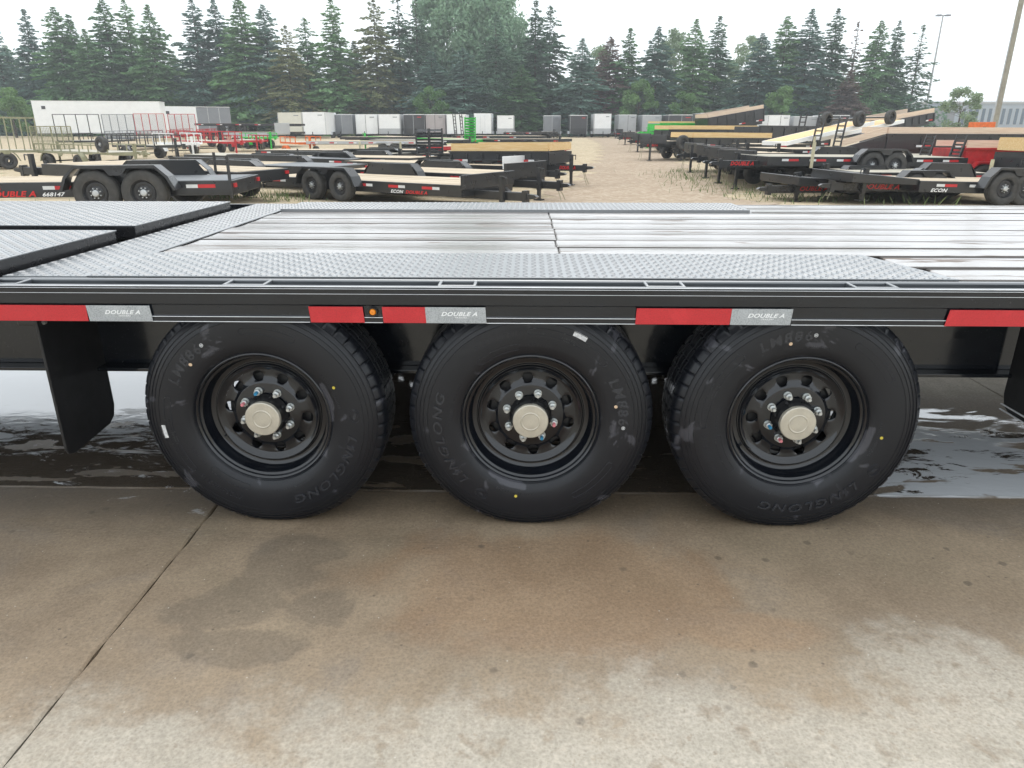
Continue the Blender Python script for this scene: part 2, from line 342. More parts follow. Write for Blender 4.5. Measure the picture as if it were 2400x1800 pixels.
    wc = g.mix(g.math('MULTIPLY', g.step(fine, 0.5, 0.8), 0.45), wc, (0.29, 0.235, 0.17)); wc = g.mix(g.math('MULTIPLY', g.step(grit, 0.62, 0.74), 0.6), wc, (0.07, 0.055, 0.04))
    tw = g.noise(g.scale(P, (3, 40, 1)), 6, 3); trk = g.math('MULTIPLY', g.step(g.math('ABSOLUTE', g.math('SUBTRACT', g.math('SUBTRACT', Y, 2.03), g.math('MULTIPLY', X, -0.045))), 0.05, 0.02), g.step(tw, 0.42, 0.60)); trk = g.math('MULTIPLY', trk, g.step(X, 0.35, -0.1))
    wc = g.mix(g.math('MULTIPLY', trk, 0.28), wc, (0.10, 0.08, 0.06))
    drop = g.step(g.math('ADD', g.vor(P, 8.5), g.math('MULTIPLY', g.math('SUBTRACT', tiny, 0.5), 0.12)), 0.07, 0.13, 1.0, 0.0); drop = g.math('MULTIPLY', drop, g.step(g.noise(P, 2.3, 3), 0.47, 0.56))
    wc = g.mix(g.math('MULTIPLY', drop, 0.55), wc, (0.085, 0.068, 0.052)); dry = g.mix(g.math('MULTIPLY', drop, 0.5), dry, (0.22, 0.19, 0.15))
    col = g.mix(wet, dry, wc)
    g1 = g.noise(P, 75, 5, 0.75); g2 = g.vor(P, 120); aggr = g.math('ADD', g.math('MULTIPLY', g.math('SUBTRACT', g1, 0.5), 0.85), g.math('MULTIPLY', g.math('SUBTRACT', g2, 0.45), 0.30))
    dark_ = g.n('ShaderNodeVectorMath', operation='SCALE'); g.set(dark_.inputs[0], col); g.set(dark_.inputs['Scale'], g.math('ADD', 1.0, g.math('MAXIMUM', g.math('MINIMUM', aggr, 0.35), -0.38))); col = dark_.outputs[0]
    chip = g.step(g.vor(P, 19), 0.028, 0.05, 1.0, 0.0); col = g.mix(g.math('MULTIPLY', chip, 0.75), col, (0.58, 0.54, 0.47))
    # standing film of water behind the joint under the trailer
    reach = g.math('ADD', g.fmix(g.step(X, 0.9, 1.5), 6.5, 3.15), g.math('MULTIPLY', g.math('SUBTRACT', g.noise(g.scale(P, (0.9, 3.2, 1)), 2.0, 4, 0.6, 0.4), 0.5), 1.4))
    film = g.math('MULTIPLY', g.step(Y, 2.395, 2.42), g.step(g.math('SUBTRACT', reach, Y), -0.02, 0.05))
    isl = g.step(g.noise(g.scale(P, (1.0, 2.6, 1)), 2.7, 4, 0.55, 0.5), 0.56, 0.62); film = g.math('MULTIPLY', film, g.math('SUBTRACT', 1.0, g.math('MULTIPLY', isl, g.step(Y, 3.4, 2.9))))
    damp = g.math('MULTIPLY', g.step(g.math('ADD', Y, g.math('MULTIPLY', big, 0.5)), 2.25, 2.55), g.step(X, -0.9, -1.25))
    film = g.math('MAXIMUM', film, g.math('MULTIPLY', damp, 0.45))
    # soap suds on the wash water, with sky reflection also painted in white
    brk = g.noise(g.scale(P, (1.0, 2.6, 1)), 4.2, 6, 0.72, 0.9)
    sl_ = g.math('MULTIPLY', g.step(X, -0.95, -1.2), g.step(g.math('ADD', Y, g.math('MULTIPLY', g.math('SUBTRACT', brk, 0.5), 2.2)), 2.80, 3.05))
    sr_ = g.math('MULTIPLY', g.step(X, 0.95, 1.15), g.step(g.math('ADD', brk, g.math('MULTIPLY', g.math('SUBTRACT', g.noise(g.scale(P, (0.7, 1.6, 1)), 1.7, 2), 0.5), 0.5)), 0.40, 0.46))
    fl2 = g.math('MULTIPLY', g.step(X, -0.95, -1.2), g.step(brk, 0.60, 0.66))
    suds_sheen = g.math('MULTIPLY', film, g.math('MAXIMUM', g.math('MAXIMUM', sl_, fl2), sr_))
    soaked_shade = g.mix(g.math('MULTIPLY', film, 0.75), col, (0.055, 0.047, 0.040)); g.set(p.inputs['Base Color'], g.mix(g.math('MULTIPLY', suds_sheen, 0.92), soaked_shade, (0.80, 0.83, 0.86)))  # film zone darkened for wetness and for the shade under the trailer
    ro = g.fmix(wet, 0.9, g.fmix(med, 0.52, 0.75)); g.set(p.inputs['Roughness'], g.fmix(film, ro, 0.06))
    g.set(p.inputs['Specular IOR Level'], g.fmix(film, 0.4, 0.5)); g.set(p.inputs['Coat Weight'], g.math('MULTIPLY', film, 0.9)); p.inputs['Coat Roughness'].default_value = 0.03; p.inputs['Coat IOR'].default_value = 1.6
    rough_h = g.math('ADD', g.math('MULTIPLY', fine, 0.5), g.math('ADD', g.math('MULTIPLY', grit, 0.25), g.math('MULTIPLY', broom, 0.2)))
    rip = g.math('ADD', g.noise(g.scale(P, (1.0, 2.0, 1)), 9, 3, 0.5, 0.6), g.math('MULTIPLY', g.noise(g.scale(P, (1, 1.6, 1)), 38, 2), 0.25))
    calm = g.step(Y, 2.9, 3.3)
    nb = g.n('ShaderNodeBump'); nb.inputs['Distance'].default_value = 0.004; g.set(nb.inputs['Height'], rough_h); g.set(nb.inputs['Strength'], g.fmix(film, 0.55, 0.03))
    cb = g.n('ShaderNodeBump'); cb.inputs['Distance'].default_value = 0.01; g.set(cb.inputs['Height'], rip); g.set(cb.inputs['Strength'], g.fmix(calm, 0.12, 0.04)); g.set(cb.inputs['Normal'], nb.outputs[0])
    g.set(p.inputs['Normal'], cb.outputs[0]); g.set(p.inputs['Coat Normal'], cb.outputs[0])
    return m
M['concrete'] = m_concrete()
def m_gravel(name, road):
    m, t, p = newmat(name); g = N(t); P = g.pos()
    big = g.noise(P, 0.35, 5, 0.6); med = g.noise(P, 2.2, 5, 0.65); fine = g.noise(P, 14, 4, 0.7); cell = g.vor(P, 11, out='Color'); cl = g.sep(cell)[0]
    if road: a, b, s = (0.36, 0.27, 0.19), (0.44, 0.345, 0.255), 0.4
    else: a, b, s = (0.42, 0.33, 0.21), (0.55, 0.45, 0.30), 0.6
    c = g.mix(g.step(med, 0.3, 0.7), a, b); c = g.mix(g.math('MULTIPLY', g.step(cl, 0.55, 0.95), s), c, (0.66, 0.58, 0.45)); c = g.mix(g.math('MULTIPLY', g.step(fine, 0.55, 0.7), 0.5), c, (0.22, 0.17, 0.12))
    c = g.mix(g.math('MULTIPLY', g.step(big, 0.5, 0.62), 0.25 if road else 0.15), c, (0.30, 0.225, 0.155))
    if not road: c = g.mix(g.math('MULTIPLY', g.step(g.noise(P, 0.9, 5, 0.7), 0.58, 0.68), 0.55), c, (0.20, 0.22, 0.10))
    g.set(p.inputs['Base Color'], c); p.inputs['Roughness'].default_value = 0.95; p.inputs['Specular IOR Level'].default_value = 0.2
    g.set(p.inputs['Normal'], g.bump(g.math('ADD', fine, cl), 0.6, 0.03))
    return m
M['gravel'] = m_gravel('straw_coloured_gravel', False); M['road'] = m_gravel('packed_dirt', True)
def m_leaf(name, c1, c2, tr=0.15):
    m, t, p = newmat(name); g = N(t); P = g.pos(); r = g.rnd()
    n = g.math('ADD', g.noise(P, 0.9, 3), g.math('MULTIPLY', g.math('SUBTRACT', r, 0.5), 0.35))
    cc = g.mix(g.step(n, 0.25, 0.75), c1, c2); g.set(p.inputs['Base Color'], cc); p.inputs['Roughness'].default_value = 0.7; p.inputs['Specular IOR Level'].default_value = 0.25
    tl_ = g.n('ShaderNodeBsdfTranslucent'); g.set(tl_.inputs[0], cc); mx = g.n('ShaderNodeMixShader'); mx.inputs[0].default_value = 0.32; t.links.new(p.outputs[0], mx.inputs[1]); t.links.new(tl_.outputs[0], mx.inputs[2]); t.links.new(mx.outputs[0], t.nodes['Material Output'].inputs[0])
    return m
M['spruce_blue'] = m_leaf('blue_green_needles', (0.110, 0.203, 0.161), (0.220, 0.337, 0.273))
M['spruce_green'] = m_leaf('green_needles', (0.099, 0.216, 0.092), (0.207, 0.360, 0.158))
M['spruce_dark'] = m_leaf('dark_needles', (0.084, 0.163, 0.103), (0.166, 0.277, 0.179))
M['spruce_olive'] = m_leaf('olive_needles', (0.152, 0.187, 0.085), (0.275, 0.293, 0.144))
M['spruce_brown'] = m_leaf('browned_needles', (0.16, 0.12, 0.10), (0.26, 0.185, 0.155))
M['leaf_silver'] = m_leaf('silvery_green_leaves', (0.209, 0.345, 0.215), (0.363, 0.517, 0.341))
M['leaf_bright'] = m_leaf('bright_green_leaves', (0.10, 0.20, 0.065), (0.18, 0.30, 0.11))
M['leaf_pale'] = m_leaf('pale_green_leaves', (0.20, 0.28, 0.15), (0.30, 0.39, 0.23))
M['leaf_grass'] = m_leaf('weed_leaves', (0.14, 0.20, 0.08), (0.30, 0.34, 0.17))
# ================================================================== the setting
# ---- gravel lot: one sheet to the horizon, falling away behind the concrete pad
def grid_sheet(xs, ys, zf):
    b = MB(); nx = len(xs)
    V = [(x, y, zf(x, y)) for y in ys for x in xs]
    F = [(j*nx+i, j*nx+i+1, (j+1)*nx+i+1, (j+1)*nx+i) for j in range(len(ys)-1) for i in range(nx-1)]
    return b.add(V, F)
xs = [-900, -300, -120] + list(np.linspace(-60, 60, 61)) + [120, 300, 900]
ys = [-400, -60, -9] + list(np.linspace(9.6, 30, 42)) + list(np.linspace(32, 130, 50)) + [200, 400, 900]
def gz(x, y):
    if y < 9.5: return -0.06
    return ground(x, y) - 0.06 * max(0, 1 - (y - 9.6) / 1.5)
lot = put('gravel_lot', grid_sheet(xs, ys, gz).mesh('gravel_lot', 60), M['gravel']); tag(lot, kind='structure')
# ---- dirt lane between the rows
lane_l = [(9.9, -1.6), (13, -1.0), (17, -0.4), (22, 0.9), (30, 2.4), (45, 4.4), (70, 6.6), (95, 7.3)]
lane_r = [(9.9, 5.2), (13, 5.0), (17, 5.4), (22, 6.0), (30, 7.0), (45, 8.6), (70, 10.8), (95, 13.4)]
b = MB(); rows = []
for y in np.concatenate([np.linspace(9.9, 30, 60), np.linspace(30.5, 94, 70)]):
    xl = float(np.interp(y, *zip(*lane_l))) + 0.35*math.sin(y*1.7) + random.uniform(-.25, .25); xr = float(np.interp(y, *zip(*lane_r))) + 0.4*math.sin(y*1.1+1) + random.uniform(-.3, .3)
    rows.append([(xl + (xr-xl)*k/8, y, ground(xl + (xr-xl)*k/8, y) + 0.008) for k in range(9)])
V = [p for r in rows for p in r]
put('dirt_lane', b.add(V, [(j*9+i, j*9+i+1, (j+1)*9+i+1, (j+1)*9+i) for j in range(len(rows)-1) for i in range(8)]).mesh('dirt_lane', 60), M['road'], kind='structure')

# ---- concrete pad of separate slabs with open joints
pad = put('concrete_pad', MB().box(-12, 13, -8, 9.5, -0.09, -0.016), M['joint_dirt'], kind='structure')
def slab(x0, x1, y0, y1, z=0.0):
    g_ = 0.0016
    nx = max(2, int((x1-x0)/0.06)) if y0 > -3 and y1 < 8 else 12; ny = max(2, int((y1-y0)/0.06)) if y0 > -3 and y1 < 8 else 12; b = MB()
    def rag(a, s): return 0.0016*math.sin(a*23+s) + 0.0016*math.sin(a*61+2*s) + 0.0012*math.sin(a*137+s)
    # top sheet with slightly ragged, chamfered edges
    xs_ = [x0+g_, x0+g_+0.006] + list(np.linspace(x0, x1, nx+1)[1:-1]) + [x1-g_-0.006, x1-g_]
    ys_ = [y0+g_, y0+g_+0.006] + list(np.linspace(y0, y1, ny+1)[1:-1]) + [y1-g_-0.006, y1-g_]
    def zf(i, j): return z - 0.005 if (i in (0, len(xs_)-1) or j in (0, len(ys_)-1)) else z
    V = []
    for j, y in enumerate(ys_):
        for i, x in enumerate(xs_):
            dx = rag(y, x0) if i < 2 or i > len(xs_)-3 else 0; dy = rag(x, y0) if j < 2 or j > len(ys_)-3 else 0
            V.append((x+dx, y+dy, zf(i, j)))
    nX = len(xs_); F = [(j*nX+i, j*nX+i+1, (j+1)*nX+i+1, (j+1)*nX+i) for j in range(len(ys_)-1) for i in range(nX-1)]
    b.add(V, F)
    b.box(x0+g_+0.003, x1-g_-0.003, y0+g_+0.003, y1-g_-0.003, -0.05, z-0.006)
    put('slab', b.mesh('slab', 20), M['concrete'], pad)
for (ya, yb, xb) in ((-8, -2.2, (-10.3,-5.7,-1.137,3.43,8.0,12.6)), (-2.2, 2.402, (-10.3,-5.7,-1.137,3.43,8.0,12.6)), (2.402, 7.0, (-11.9,-7.9,-3.5,2.45,7.0,11.6)), (7.0, 9.5, (-11.9,-7.9,-3.5,2.45,7.0,11.6))):
    for xa, xb_ in zip(xb[:-1], xb[1:]): slab(xa, xb_, ya, yb, 0.0)

# ================================================================== the flatbed trailer in front
T = empty('flatbed_trailer', (0, 2.12, 0)); TY = 2.12
tag(T, 'long black flatbed trailer with three wheels and wet plank deck, nearest the viewer', 'trailer')
def tp(name, b, mat, parent=None, bevel=0, smooth=None, kind=None):     # part in world numbers, stored relative to the trailer root
    me = b.mesh(name, smooth) if isinstance(b, MB) else b
    o = put(name, me, mat, parent or T, (0, -TY, 0) if (parent is None) else (0, 0, 0), bevel=bevel, kind=kind); return o
DZ = 0.854; X0, X1 = -4.2, 4.6; YN, YF = 2.228, 4.54
# rub rail: a folded channel (cross-section in y,z)
prof = [(2.116,.739),(2.116,.757),(2.120,.760),(2.120,.793),(2.1165,.796),(2.1165,.828),(2.1150,.830),(2.1150,.846),(2.1165,.852),(2.135,.853),(2.140,.850),(2.140,.745),(2.135,.739)]
rail = tp('rub_rail', MB().prism(prof, X0, X1, 'x'), M['rail'], bevel=0.0012)
for z0, z1, yy in ((.8510,.8533,2.1145),(.8450,.8462,2.1135),(.8292,.8304,2.1135),(.7558,.7575,2.1145),(.7397,.7416,2.1145)):  # pale strips standing in for sky reflections along the wet rail edges
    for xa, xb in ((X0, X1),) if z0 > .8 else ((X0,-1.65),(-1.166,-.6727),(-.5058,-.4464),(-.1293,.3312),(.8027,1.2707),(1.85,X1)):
        tp('painted_edge_glint', MB().box(xa, xb, yy, yy+.004, z0, z1), M['edge'], bevel=0.0006)
fr = [(6.66-a, b) for a, b in prof]     # far rail, mirrored about the deck centre
tp('far_rub_rail', MB().prism([(y+0.0, z) for y, z in fr], X0, X1, 'x'), M['rail'], bevel=0.0012)
# stake pockets between rail and deck edge
for xa, xb in ((-2.25,-2.13),(-1.70,-1.588),(-.945,-.812),(-.278,-.159),(.361,.482),(.992,1.125),(1.63,1.75),(2.28,2.40)):
    pb = MB(); pb.box(xa, xb, 2.142, 2.153, .770, .8525); pb.box(xa, xa+.010, 2.153, 2.217, .770, .8525); pb.box(xb-.010, xb, 2.153, 2.217, .770, .8525)
    tp('stake_pocket', pb, M['plate'], bevel=0.003)
# reflective tape along the rail
def tape(xa, xb, red, skew=0.0, txt=False):
    b = MB(); y = 2.1118
    z0, z1 = .741, .791
    b.add([(xa+skew, y, z0), (xb+skew, y, z0), (xb, y, z1), (xa, y, z1), (xa+skew, y+.0016, z0), (xb+skew, y+.0016, z0), (xb, y+.0016, z1), (xa, y+.0016, z1)],
          [(0,1,2,3),(7,6,5,4),(0,4,5,1),(1,5,6,2),(2,6,7,3),(3,7,4,0)])
    o = tp('red_tape' if red else 'silver_tape', b, M['tape_red'] if red else M['tape_silver'])
    if txt:
        me = text_mesh('DOUBLE A', .0135, .35, 1.25, .035, 0, 1.08)
        W_ = max(v.co.x for v in me.vertices); cx = (xa+xb)/2 - W_/2 + .012
        put('lettering', map_mesh(me, lambda c: np.stack([c[:,0]+cx, np.full(len(c), y-.0008), c[:,1]+.7635], 1), 'lettering'), M['letter_white'], o)
        me2 = text_mesh('TRAILERS', .0048, .3, 1.3, .02, 0, 1.1)
        put('small_lettering', map_mesh(me2, lambda c: np.stack([c[:,0]+cx+.042, np.full(len(c), y-.0008), c[:,1]+.7565], 1), 'small_lettering'), M['letter_white'], o)
tape(-1.90, -1.3648, True); tape(-1.3645, -1.166, False, .004, True)
tape(-.6727, -.5058, True, .004); tape(-.4464, -.3146, True, .003); tape(-.3143, -.1293, False, .003, True)
tape(.3312, .6186, True, -.002); tape(.6189, .8027, False, -.004, True); tape(1.2707, 1.80, True, -.008)
# amber marker lamp
lampb = MB().lathe([(.0005,-.010),(.008,-.009),(.0105,-.004),(.0105,.004)], 20)
lm = put('marker_lamp', lampb.mesh('marker_lamp', 40), M['amber'], T, (-.4755, 2.1165-TY, .7745))
put('grommet', MB().lathe([(.0105,-.001),(.0112,-.006),(.0145,-.006),(.0165,.001),(.0165,.004)], 24).mesh('grommet', 40), M['flap'], lm)
# tread plates with raised lugs
def lugs(x0, x1, y0, y1, z, pitch=0.0285, skip=None):
    V = []; F = []; L, Wd, Hh = .0128, .0038, .0026; k = 0; j = 0
    y = y0 + pitch*.5
    while y < y1 - pitch*.3:
        x = x0 + pitch*.5; i = 0
        while x < x1 - pitch*.3:
            if not (skip and skip(x, y)):
                a = R_(38) if (i + j) % 2 == 0 else R_(-38); c, s = math.cos(a), math.sin(a)
                loc = [(-L,0,0),(-L*.45,-Wd,0),(L*.45,-Wd,0),(L,0,0),(L*.45,Wd,0),(-L*.45,Wd,0),(-L*.55,0,Hh),(L*.55,0,Hh)]
                n = len(V); V += [(x + u*c - v*s, y + u*s + v*c, z + w_) for u, v, w_ in loc]
                F += [(n,n+1,n+6),(n+1,n+2,n+7,n+6),(n+2,n+3,n+7),(n+3,n+4,n+7),(n+4,n+5,n+6,n+7),(n+5,n,n+6)]
            x += pitch; i += 1
        y += pitch; j += 1
    return V, F
def tread_plate(name, x0, x1, y0, y1, z, th=.005, corner=None):
    poly = corner or [(x0,y0),(x1,y0),(x1,y1),(x0,y1)]
    o = tp(name, MB().prism(poly, z-th, z, 'z'), M['plate'], bevel=0.001)
    sk = None
    if corner:
        (ax, ay), (bx, by) = corner[1], corner[2]
        sk = lambda x, y: x > ax + (bx-ax)*(y-ay)/(by-ay) - .015
    V, F = lugs(x0, x1, y0, y1, z, skip=sk); me = bpy.data.meshes.new('tread_lugs'); me.from_pydata(V, [], F); me.update()
    put('tread_lugs', me, M['plate'], o, kind='stuff'); return o
tread_plate('near_tread_plate', -1.42, 1.36, YN+.012, 2.695, DZ+.004, corner=[(-1.42,YN+.012),(1.355,YN+.012),(1.25,2.695),(-1.42,2.695)])
tread_plate('far_tread_plate', -1.42, 1.25, 4.13, YF-.012, DZ+.012, th=.018)
tread_plate('end_tread_plate', -1.70, -1.425, YN+.012, YF-.012, DZ+.002)
# near and far deck edge channel
for ya, yb in ((YN-.010, YN+.010), (YF-.010, YF+.010)):
    tp('deck_edge_channel', MB().box(X0, X1, ya, yb, .765, DZ-.001), M['plate'], bevel=0.006)
# planks
def plank(xa, xb, ya, yb, dz=0.0):
    cx, cy = (xa+xb)/2, (ya+yb)/2; hx, hy = (xb-xa)/2, (yb-ya)/2
    K = 10; cup = random.uniform(.0012, .0034)*random.choice((1, 1, -1)); top = [(-hy + 2*hy*i/K, cup*((2*i/K-1)**2-1)) for i in range(K+1)]
    b = MB().prism([(-hy, -.038), (hy, -.038)] + top[::-1], -hx, hx, 'x')
    o = put('plank', b.mesh('plank', 30), M['plank'], T, (cx, cy-TY, DZ-.002+dz), (R_(random.uniform(-.5,.5)), 0, 0), bevel=0.005)
yb_ = 2.703; ROW = .1855
k = 0
while yb_ < 4.12:
    y2 = min(yb_ + ROW - .012, 4.125); xj = .118 + random.uniform(-.005, .005)
    x_end = -1.418
    plank(x_end, xj-.0012, yb_, y2, random.uniform(-.002, .002)); plank(xj+.0012, X1, yb_, y2, random.uniform(-.002, .002))
    yb_ += ROW; k += 1
for ya, yb2, xs_ in ((2.472, 2.695, 1.315), (2.243, 2.466, 1.368)): plank(xs_, X1, ya, yb2)
for ya, yb2 in ((4.131, 4.325), (4.331, 4.525)): plank(1.262, X1, ya, yb2)
tp('deck_sub_sheet', MB().box(-1.418, X1, 2.70, 4.126, .800, .810), M['flap'])
# frame under the deck
for yc in (2.50, 4.16):
    bm_ = MB(); bm_.box(X0, X1, yc-.004, yc+.004, .475, .788); bm_.box(X0, X1, yc-.06, yc+.06, .462, .475); bm_.box(X0, X1, yc-.06, yc+.06, .788, .8)
    tp('main_beam', bm_, M['beam'], bevel=0.002)
x = -4.0
while x < 4.5:
    tp('cross_member', MB().box(x, x+.04, 2.142, 4.518, .735, .812), M['black'], bevel=0.002); x += .405
# ramps folded flat on the tail
def ramp(x0, x1, y0, y1, z0, z1):
    o = tp('fold_flat_ramp', MB().box(x0, x1, y0, y1, z0, z1-.005), M['black'], bevel=0.003)
    put('top_plate', MB().box(x0-.004, x1+.004, y0-.004, y1+.004, z1-.0045, z1), M['plate'], o, bevel=0.001)
    V, F = lugs(x0, x1, y0, y1, z1); me = bpy.data.meshes.new('tread_lugs'); me.from_pydata(V, [], F); me.update()
    put('tread_lugs', me, M['plate'], o, kind='stuff')
ramp(-3.3, -1.735, 2.262, 2.985, .845, .900); ramp(-3.3, -1.735, 3.14, 4.20, .845, .900)
tp('tail_floor', MB().box(-4.2, -1.705, YN+.012, YF-.012, .80, .822), M['black'])
# mud flaps
def flap(x, y0, y1, zb, zt, slant):
    pts = [(y0, zt), (y0, zb+.03), (y0+.012, zb+.008), (y0+.04, zb)]
    pts += [(y1-.05, zb+slant), (y1-.015, zb+slant+.02), (y1, zb+slant+.06), (y1, zt)]
    o = tp('mud_flap', MB().prism(pts, x, x+.010, 'x'), M['flap'], bevel=0.003)
    put('bolt', MB().lathe([(.0004,-.006),(.008,-.006),(.010,-.002),(.010,.004)], 6).mesh('bolt', 30), M['nut'], T, (x+.012, y0+.03-TY, zt-.035), (0, 0, R_(90)))
    return o
flap(-1.592, 2.185, 2.50, .233, .745, .015)
fr_ = flap(1.735, 2.16, 2.46, .335, .745, 0.0)
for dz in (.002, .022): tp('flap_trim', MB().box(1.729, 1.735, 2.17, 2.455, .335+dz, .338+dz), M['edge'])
tp('flap_bracket', MB().box(-1.66, -1.594, 2.2, 2.46, .70, .745), M['black'], bevel=0.004)
# axles and springs
WX = (-.880, .012, .888); HZ = .394
for x in WX:
    tp('axle', MB().tube((x, 2.30, HZ), (x, 4.36, HZ), .055, 14), M['black'], smooth=40)
    for yc in (2.50, 4.16):
        sb = MB()
        for i in range(4): sb.box(x-.30+.05*i, x+.30-.05*i, yc-.03, yc+.03, HZ+.075-.011*i, HZ+.085-.011*i)
        tp('leaf_spring', sb, M['black'])
    for hx in (-.36, .36): tp('spring_hanger', MB().box(x+hx-.03, x+hx+.03, 2.46, 2.54, HZ+.05, .47), M['black'], bevel=0.003)

# ---- wheels
TR = .398
side = [(.2225,.012),(.2245,.003),(.230,-.003),(.2305,-.0045),(.2315,-.003),(.240,-.0095),(.262,-.0155),(.290,-.0190),(.318,-.0185),(.3325,-.0165),(.3330,-.0178),(.3345,-.0178),(.335,-.0160),(.3465,-.0128),(.347,-.0142),(.3485,-.0142),(.349,-.0120),
        (.3585,-.0075),(.3590,-.0095),(.3610,-.0090),(.3615,-.0060),(.3720,.0010),(.3725,-.0012),(.3745,-.0006),(.3755,.0030),(.3850,.0110),(.3915,.0180),(.3955,.0260)]
tread = [(.3970,.0450),(.3975,.0560),(.3870,.0575),(.3870,.0635),(.3978,.0650),(.3982,.0870),(.3880,.0885),(.3880,.0955),(.3984,.0970),(.3985,.1160)]
hp = [(.2225 + (r-.2225)*1.06 if r > .2225 else r, d) for r, d in side + tread]; full = hp + [(r, .232-d) for r, d in hp[::-1]]
ns = len(side)
SEG = 448
def tyre_fn(i, j, r, d):
    jj = j if j < len(hp) else len(full)-1-j
    if (i % 8) == 0 and 25 <= jj <= 28: return r - .007, d
    if jj > ns and (i % 8) == 4 and jj in (ns+4, ns+5, ns+8, ns+9): return r - .004, d
    return r, d
tb = MB().lathe(full, SEG, fn=tyre_fn)
def flat(b, rot):           # flatten at the contact patch for a tyre that is turned by rot
    return b
tyre_me = tb.mesh('tyre', 32)
sr = np.array([p[0] for p in side]); sd = np.array([p[1] for p in side])
srs = np.array([.2175,.226,.240,.262,.290,.318,.3325,.3465,.3585,.372,.385,.3955]); sds = np.array([.010,-.0035,-.0095,-.0155,-.019,-.0185,-.0165,-.0128,-.0075,.001,.011,.026])
srs = np.where(srs > .2225, .2225 + (srs-.2225)*1.06, srs)
def on_side(r, out): return np.interp(r, srs, sds) - out
def arc_text(txt, h, rb, phi_deg, xs=1.0, shear=0.0, bold=0.0, raise_=.0013, spacing=1.05, name='lettering', flip=False):
    me = text_mesh(txt, h, shear, xs, bold, .05, spacing)
    def fn(c):
        zc = c[:,2]; r = rb + c[:,1]; ph = R_(phi_deg) - c[:,0]/(rb + h/2)
        if flip: r = rb + h - c[:,1]; ph = R_(phi_deg) + c[:,0]/(rb + h/2)
        d = on_side(r, np.where(zc > 0, raise_, -.001)); return np.stack([r*np.cos(ph), d, r*np.sin(ph)], 1)
    return map_mesh(me, fn, name)
def ring_arc(r0, r1, a0, a1, raise_, n=40, th=.0011):
    """raised outline of a rounded panel"""
    pts = [(r0, a0 + (a1-a0)*i/n) for i in range(n+1)] + [(r1, a1 - (a1-a0)*i/n) for i in range(n+1)]
    rm = (r0+r1)/2; hr = (r1-r0)/2
    path = []
    for i in range(n+1): path.append((r0, a0 + (a1-a0)*i/n))
    for i in range(1, 8): t = math.pi*i/8; path.append((rm - hr*math.cos(t), a1 + math.degrees(hr*math.sin(t)/rm)*(1 if a1 > a0 else -1)))
    for i in range(n+1): path.append((r1, a1 - (a1-a0)*i/n))
    for i in range(1, 8): t = math.pi*i/8; path.append((rm + hr*math.cos(t), a0 - math.degrees(hr*math.sin(t)/rm)*(1 if a1 > a0 else -1)))
    b = MB(); V = []; m = len(path)
    P3 = [Vector((r*math.cos(R_(a)), float(on_side(r, raise_)), r*math.sin(R_(a)))) for r, a in path]
    for i in range(m):
        t = (P3[(i+1) % m] - P3[i-1]).normalized(); s = t.cross(Vector((0,1,0))).normalized()*th
        V += [P3[i]-s+Vector((0,.0016,0)), P3[i]-s*.5, P3[i]+s*.5, P3[i]+s+Vector((0,.0016,0))]
    F = [(i*4+k, i*4+k+1, ((i+1) % m)*4+k+1, ((i+1) % m)*4+k) for i in range(m) for k in range(3)]
    return b.add(V, F).mesh('raised_panel_outline', 40)
TXT = [arc_text('LINGLONG', .030, .292, -13, 1.45, .22, .02, .0036, 1.22), arc_text('ST235/85R16', .016, .300, -112, 1.25, .15, .0, .0016), arc_text('LM886', .036, .286, 152, 1.1, .1, .03, .0009, 1.25),
       arc_text('TRAILER SERVICE ONLY', .0075, .258, -58, 1.2, 0, 0, .0008), arc_text('RADIAL TUBELESS', .008, .262, 34, 1.2, 0, 0, .0008, 1.2), arc_text('MAX LOAD SINGLE 1910 KG  4210 LBS', .0062, .305, -150, 1.15, 0, 0, .0008),
       arc_text('LRG 14PR', .010, .262, 215, 1.2, 0, 0, .0008), arc_text('STEEL BELTED', .0075, .318, 75, 1.2, 0, 0, .0008), arc_text('ALL STEEL', .0075, .262, 120, 1.2, 0, 0, .0008)]
OUT = [ring_arc(.296, .316, 62, 92, .0016), ring_arc(.300, .322, -148, -196, .0016), ring_arc(.252, .272, 250, 222, .0014)]
def logo():
    b = MB(); C0 = .312; V = []
    for k, (rx, ry) in enumerate(((.0235,.0170),(.0185,.0125))):
        n = 28; base = len(b.v)
        for i in range(n):
            t = 2*math.pi*i/n
            for q, (s, o) in enumerate(((1.06,-.001),(1.03,.0018),(.97,.0018),(.94,-.001))):
                r = C0 + ry*s*math.sin(t); ph = rx*s*math.cos(t)/C0; b.v.append((r*math.cos(ph), float(on_side(r, o)), r*math.sin(ph)))
        for i in range(n):
            for q in range(3): b.f.append((base+i*4+q, base+i*4+q+1, base+((i+1) % n)*4+q+1, base+((i+1) % n)*4+q)); b.mi.append(0)
    for (a0, a1) in ((-.010,.004),(-.003,.011)):
        pts = [(C0-.007, a0), (C0+.001, a0-.001), (C0+.007, a1), (C0+.004, a1+.002), (C0-.004, a0+.004)]
        n = len(b.v)
        for o in (.0018, -.001):
            for r, x_ in pts: ph = x_/C0; b.v.append((r*math.cos(ph), float(on_side(r, o)), r*math.sin(ph)))
        b.f.append(tuple(range(n, n+5))); b.mi.append(0)
        for i in range(5): b.f.append((n+i, n+(i+1) % 5, n+5+(i+1) % 5, n+5+i)); b.mi.append(0)
    return b.mesh('tyre_emblem', 40)
LOGO = logo()
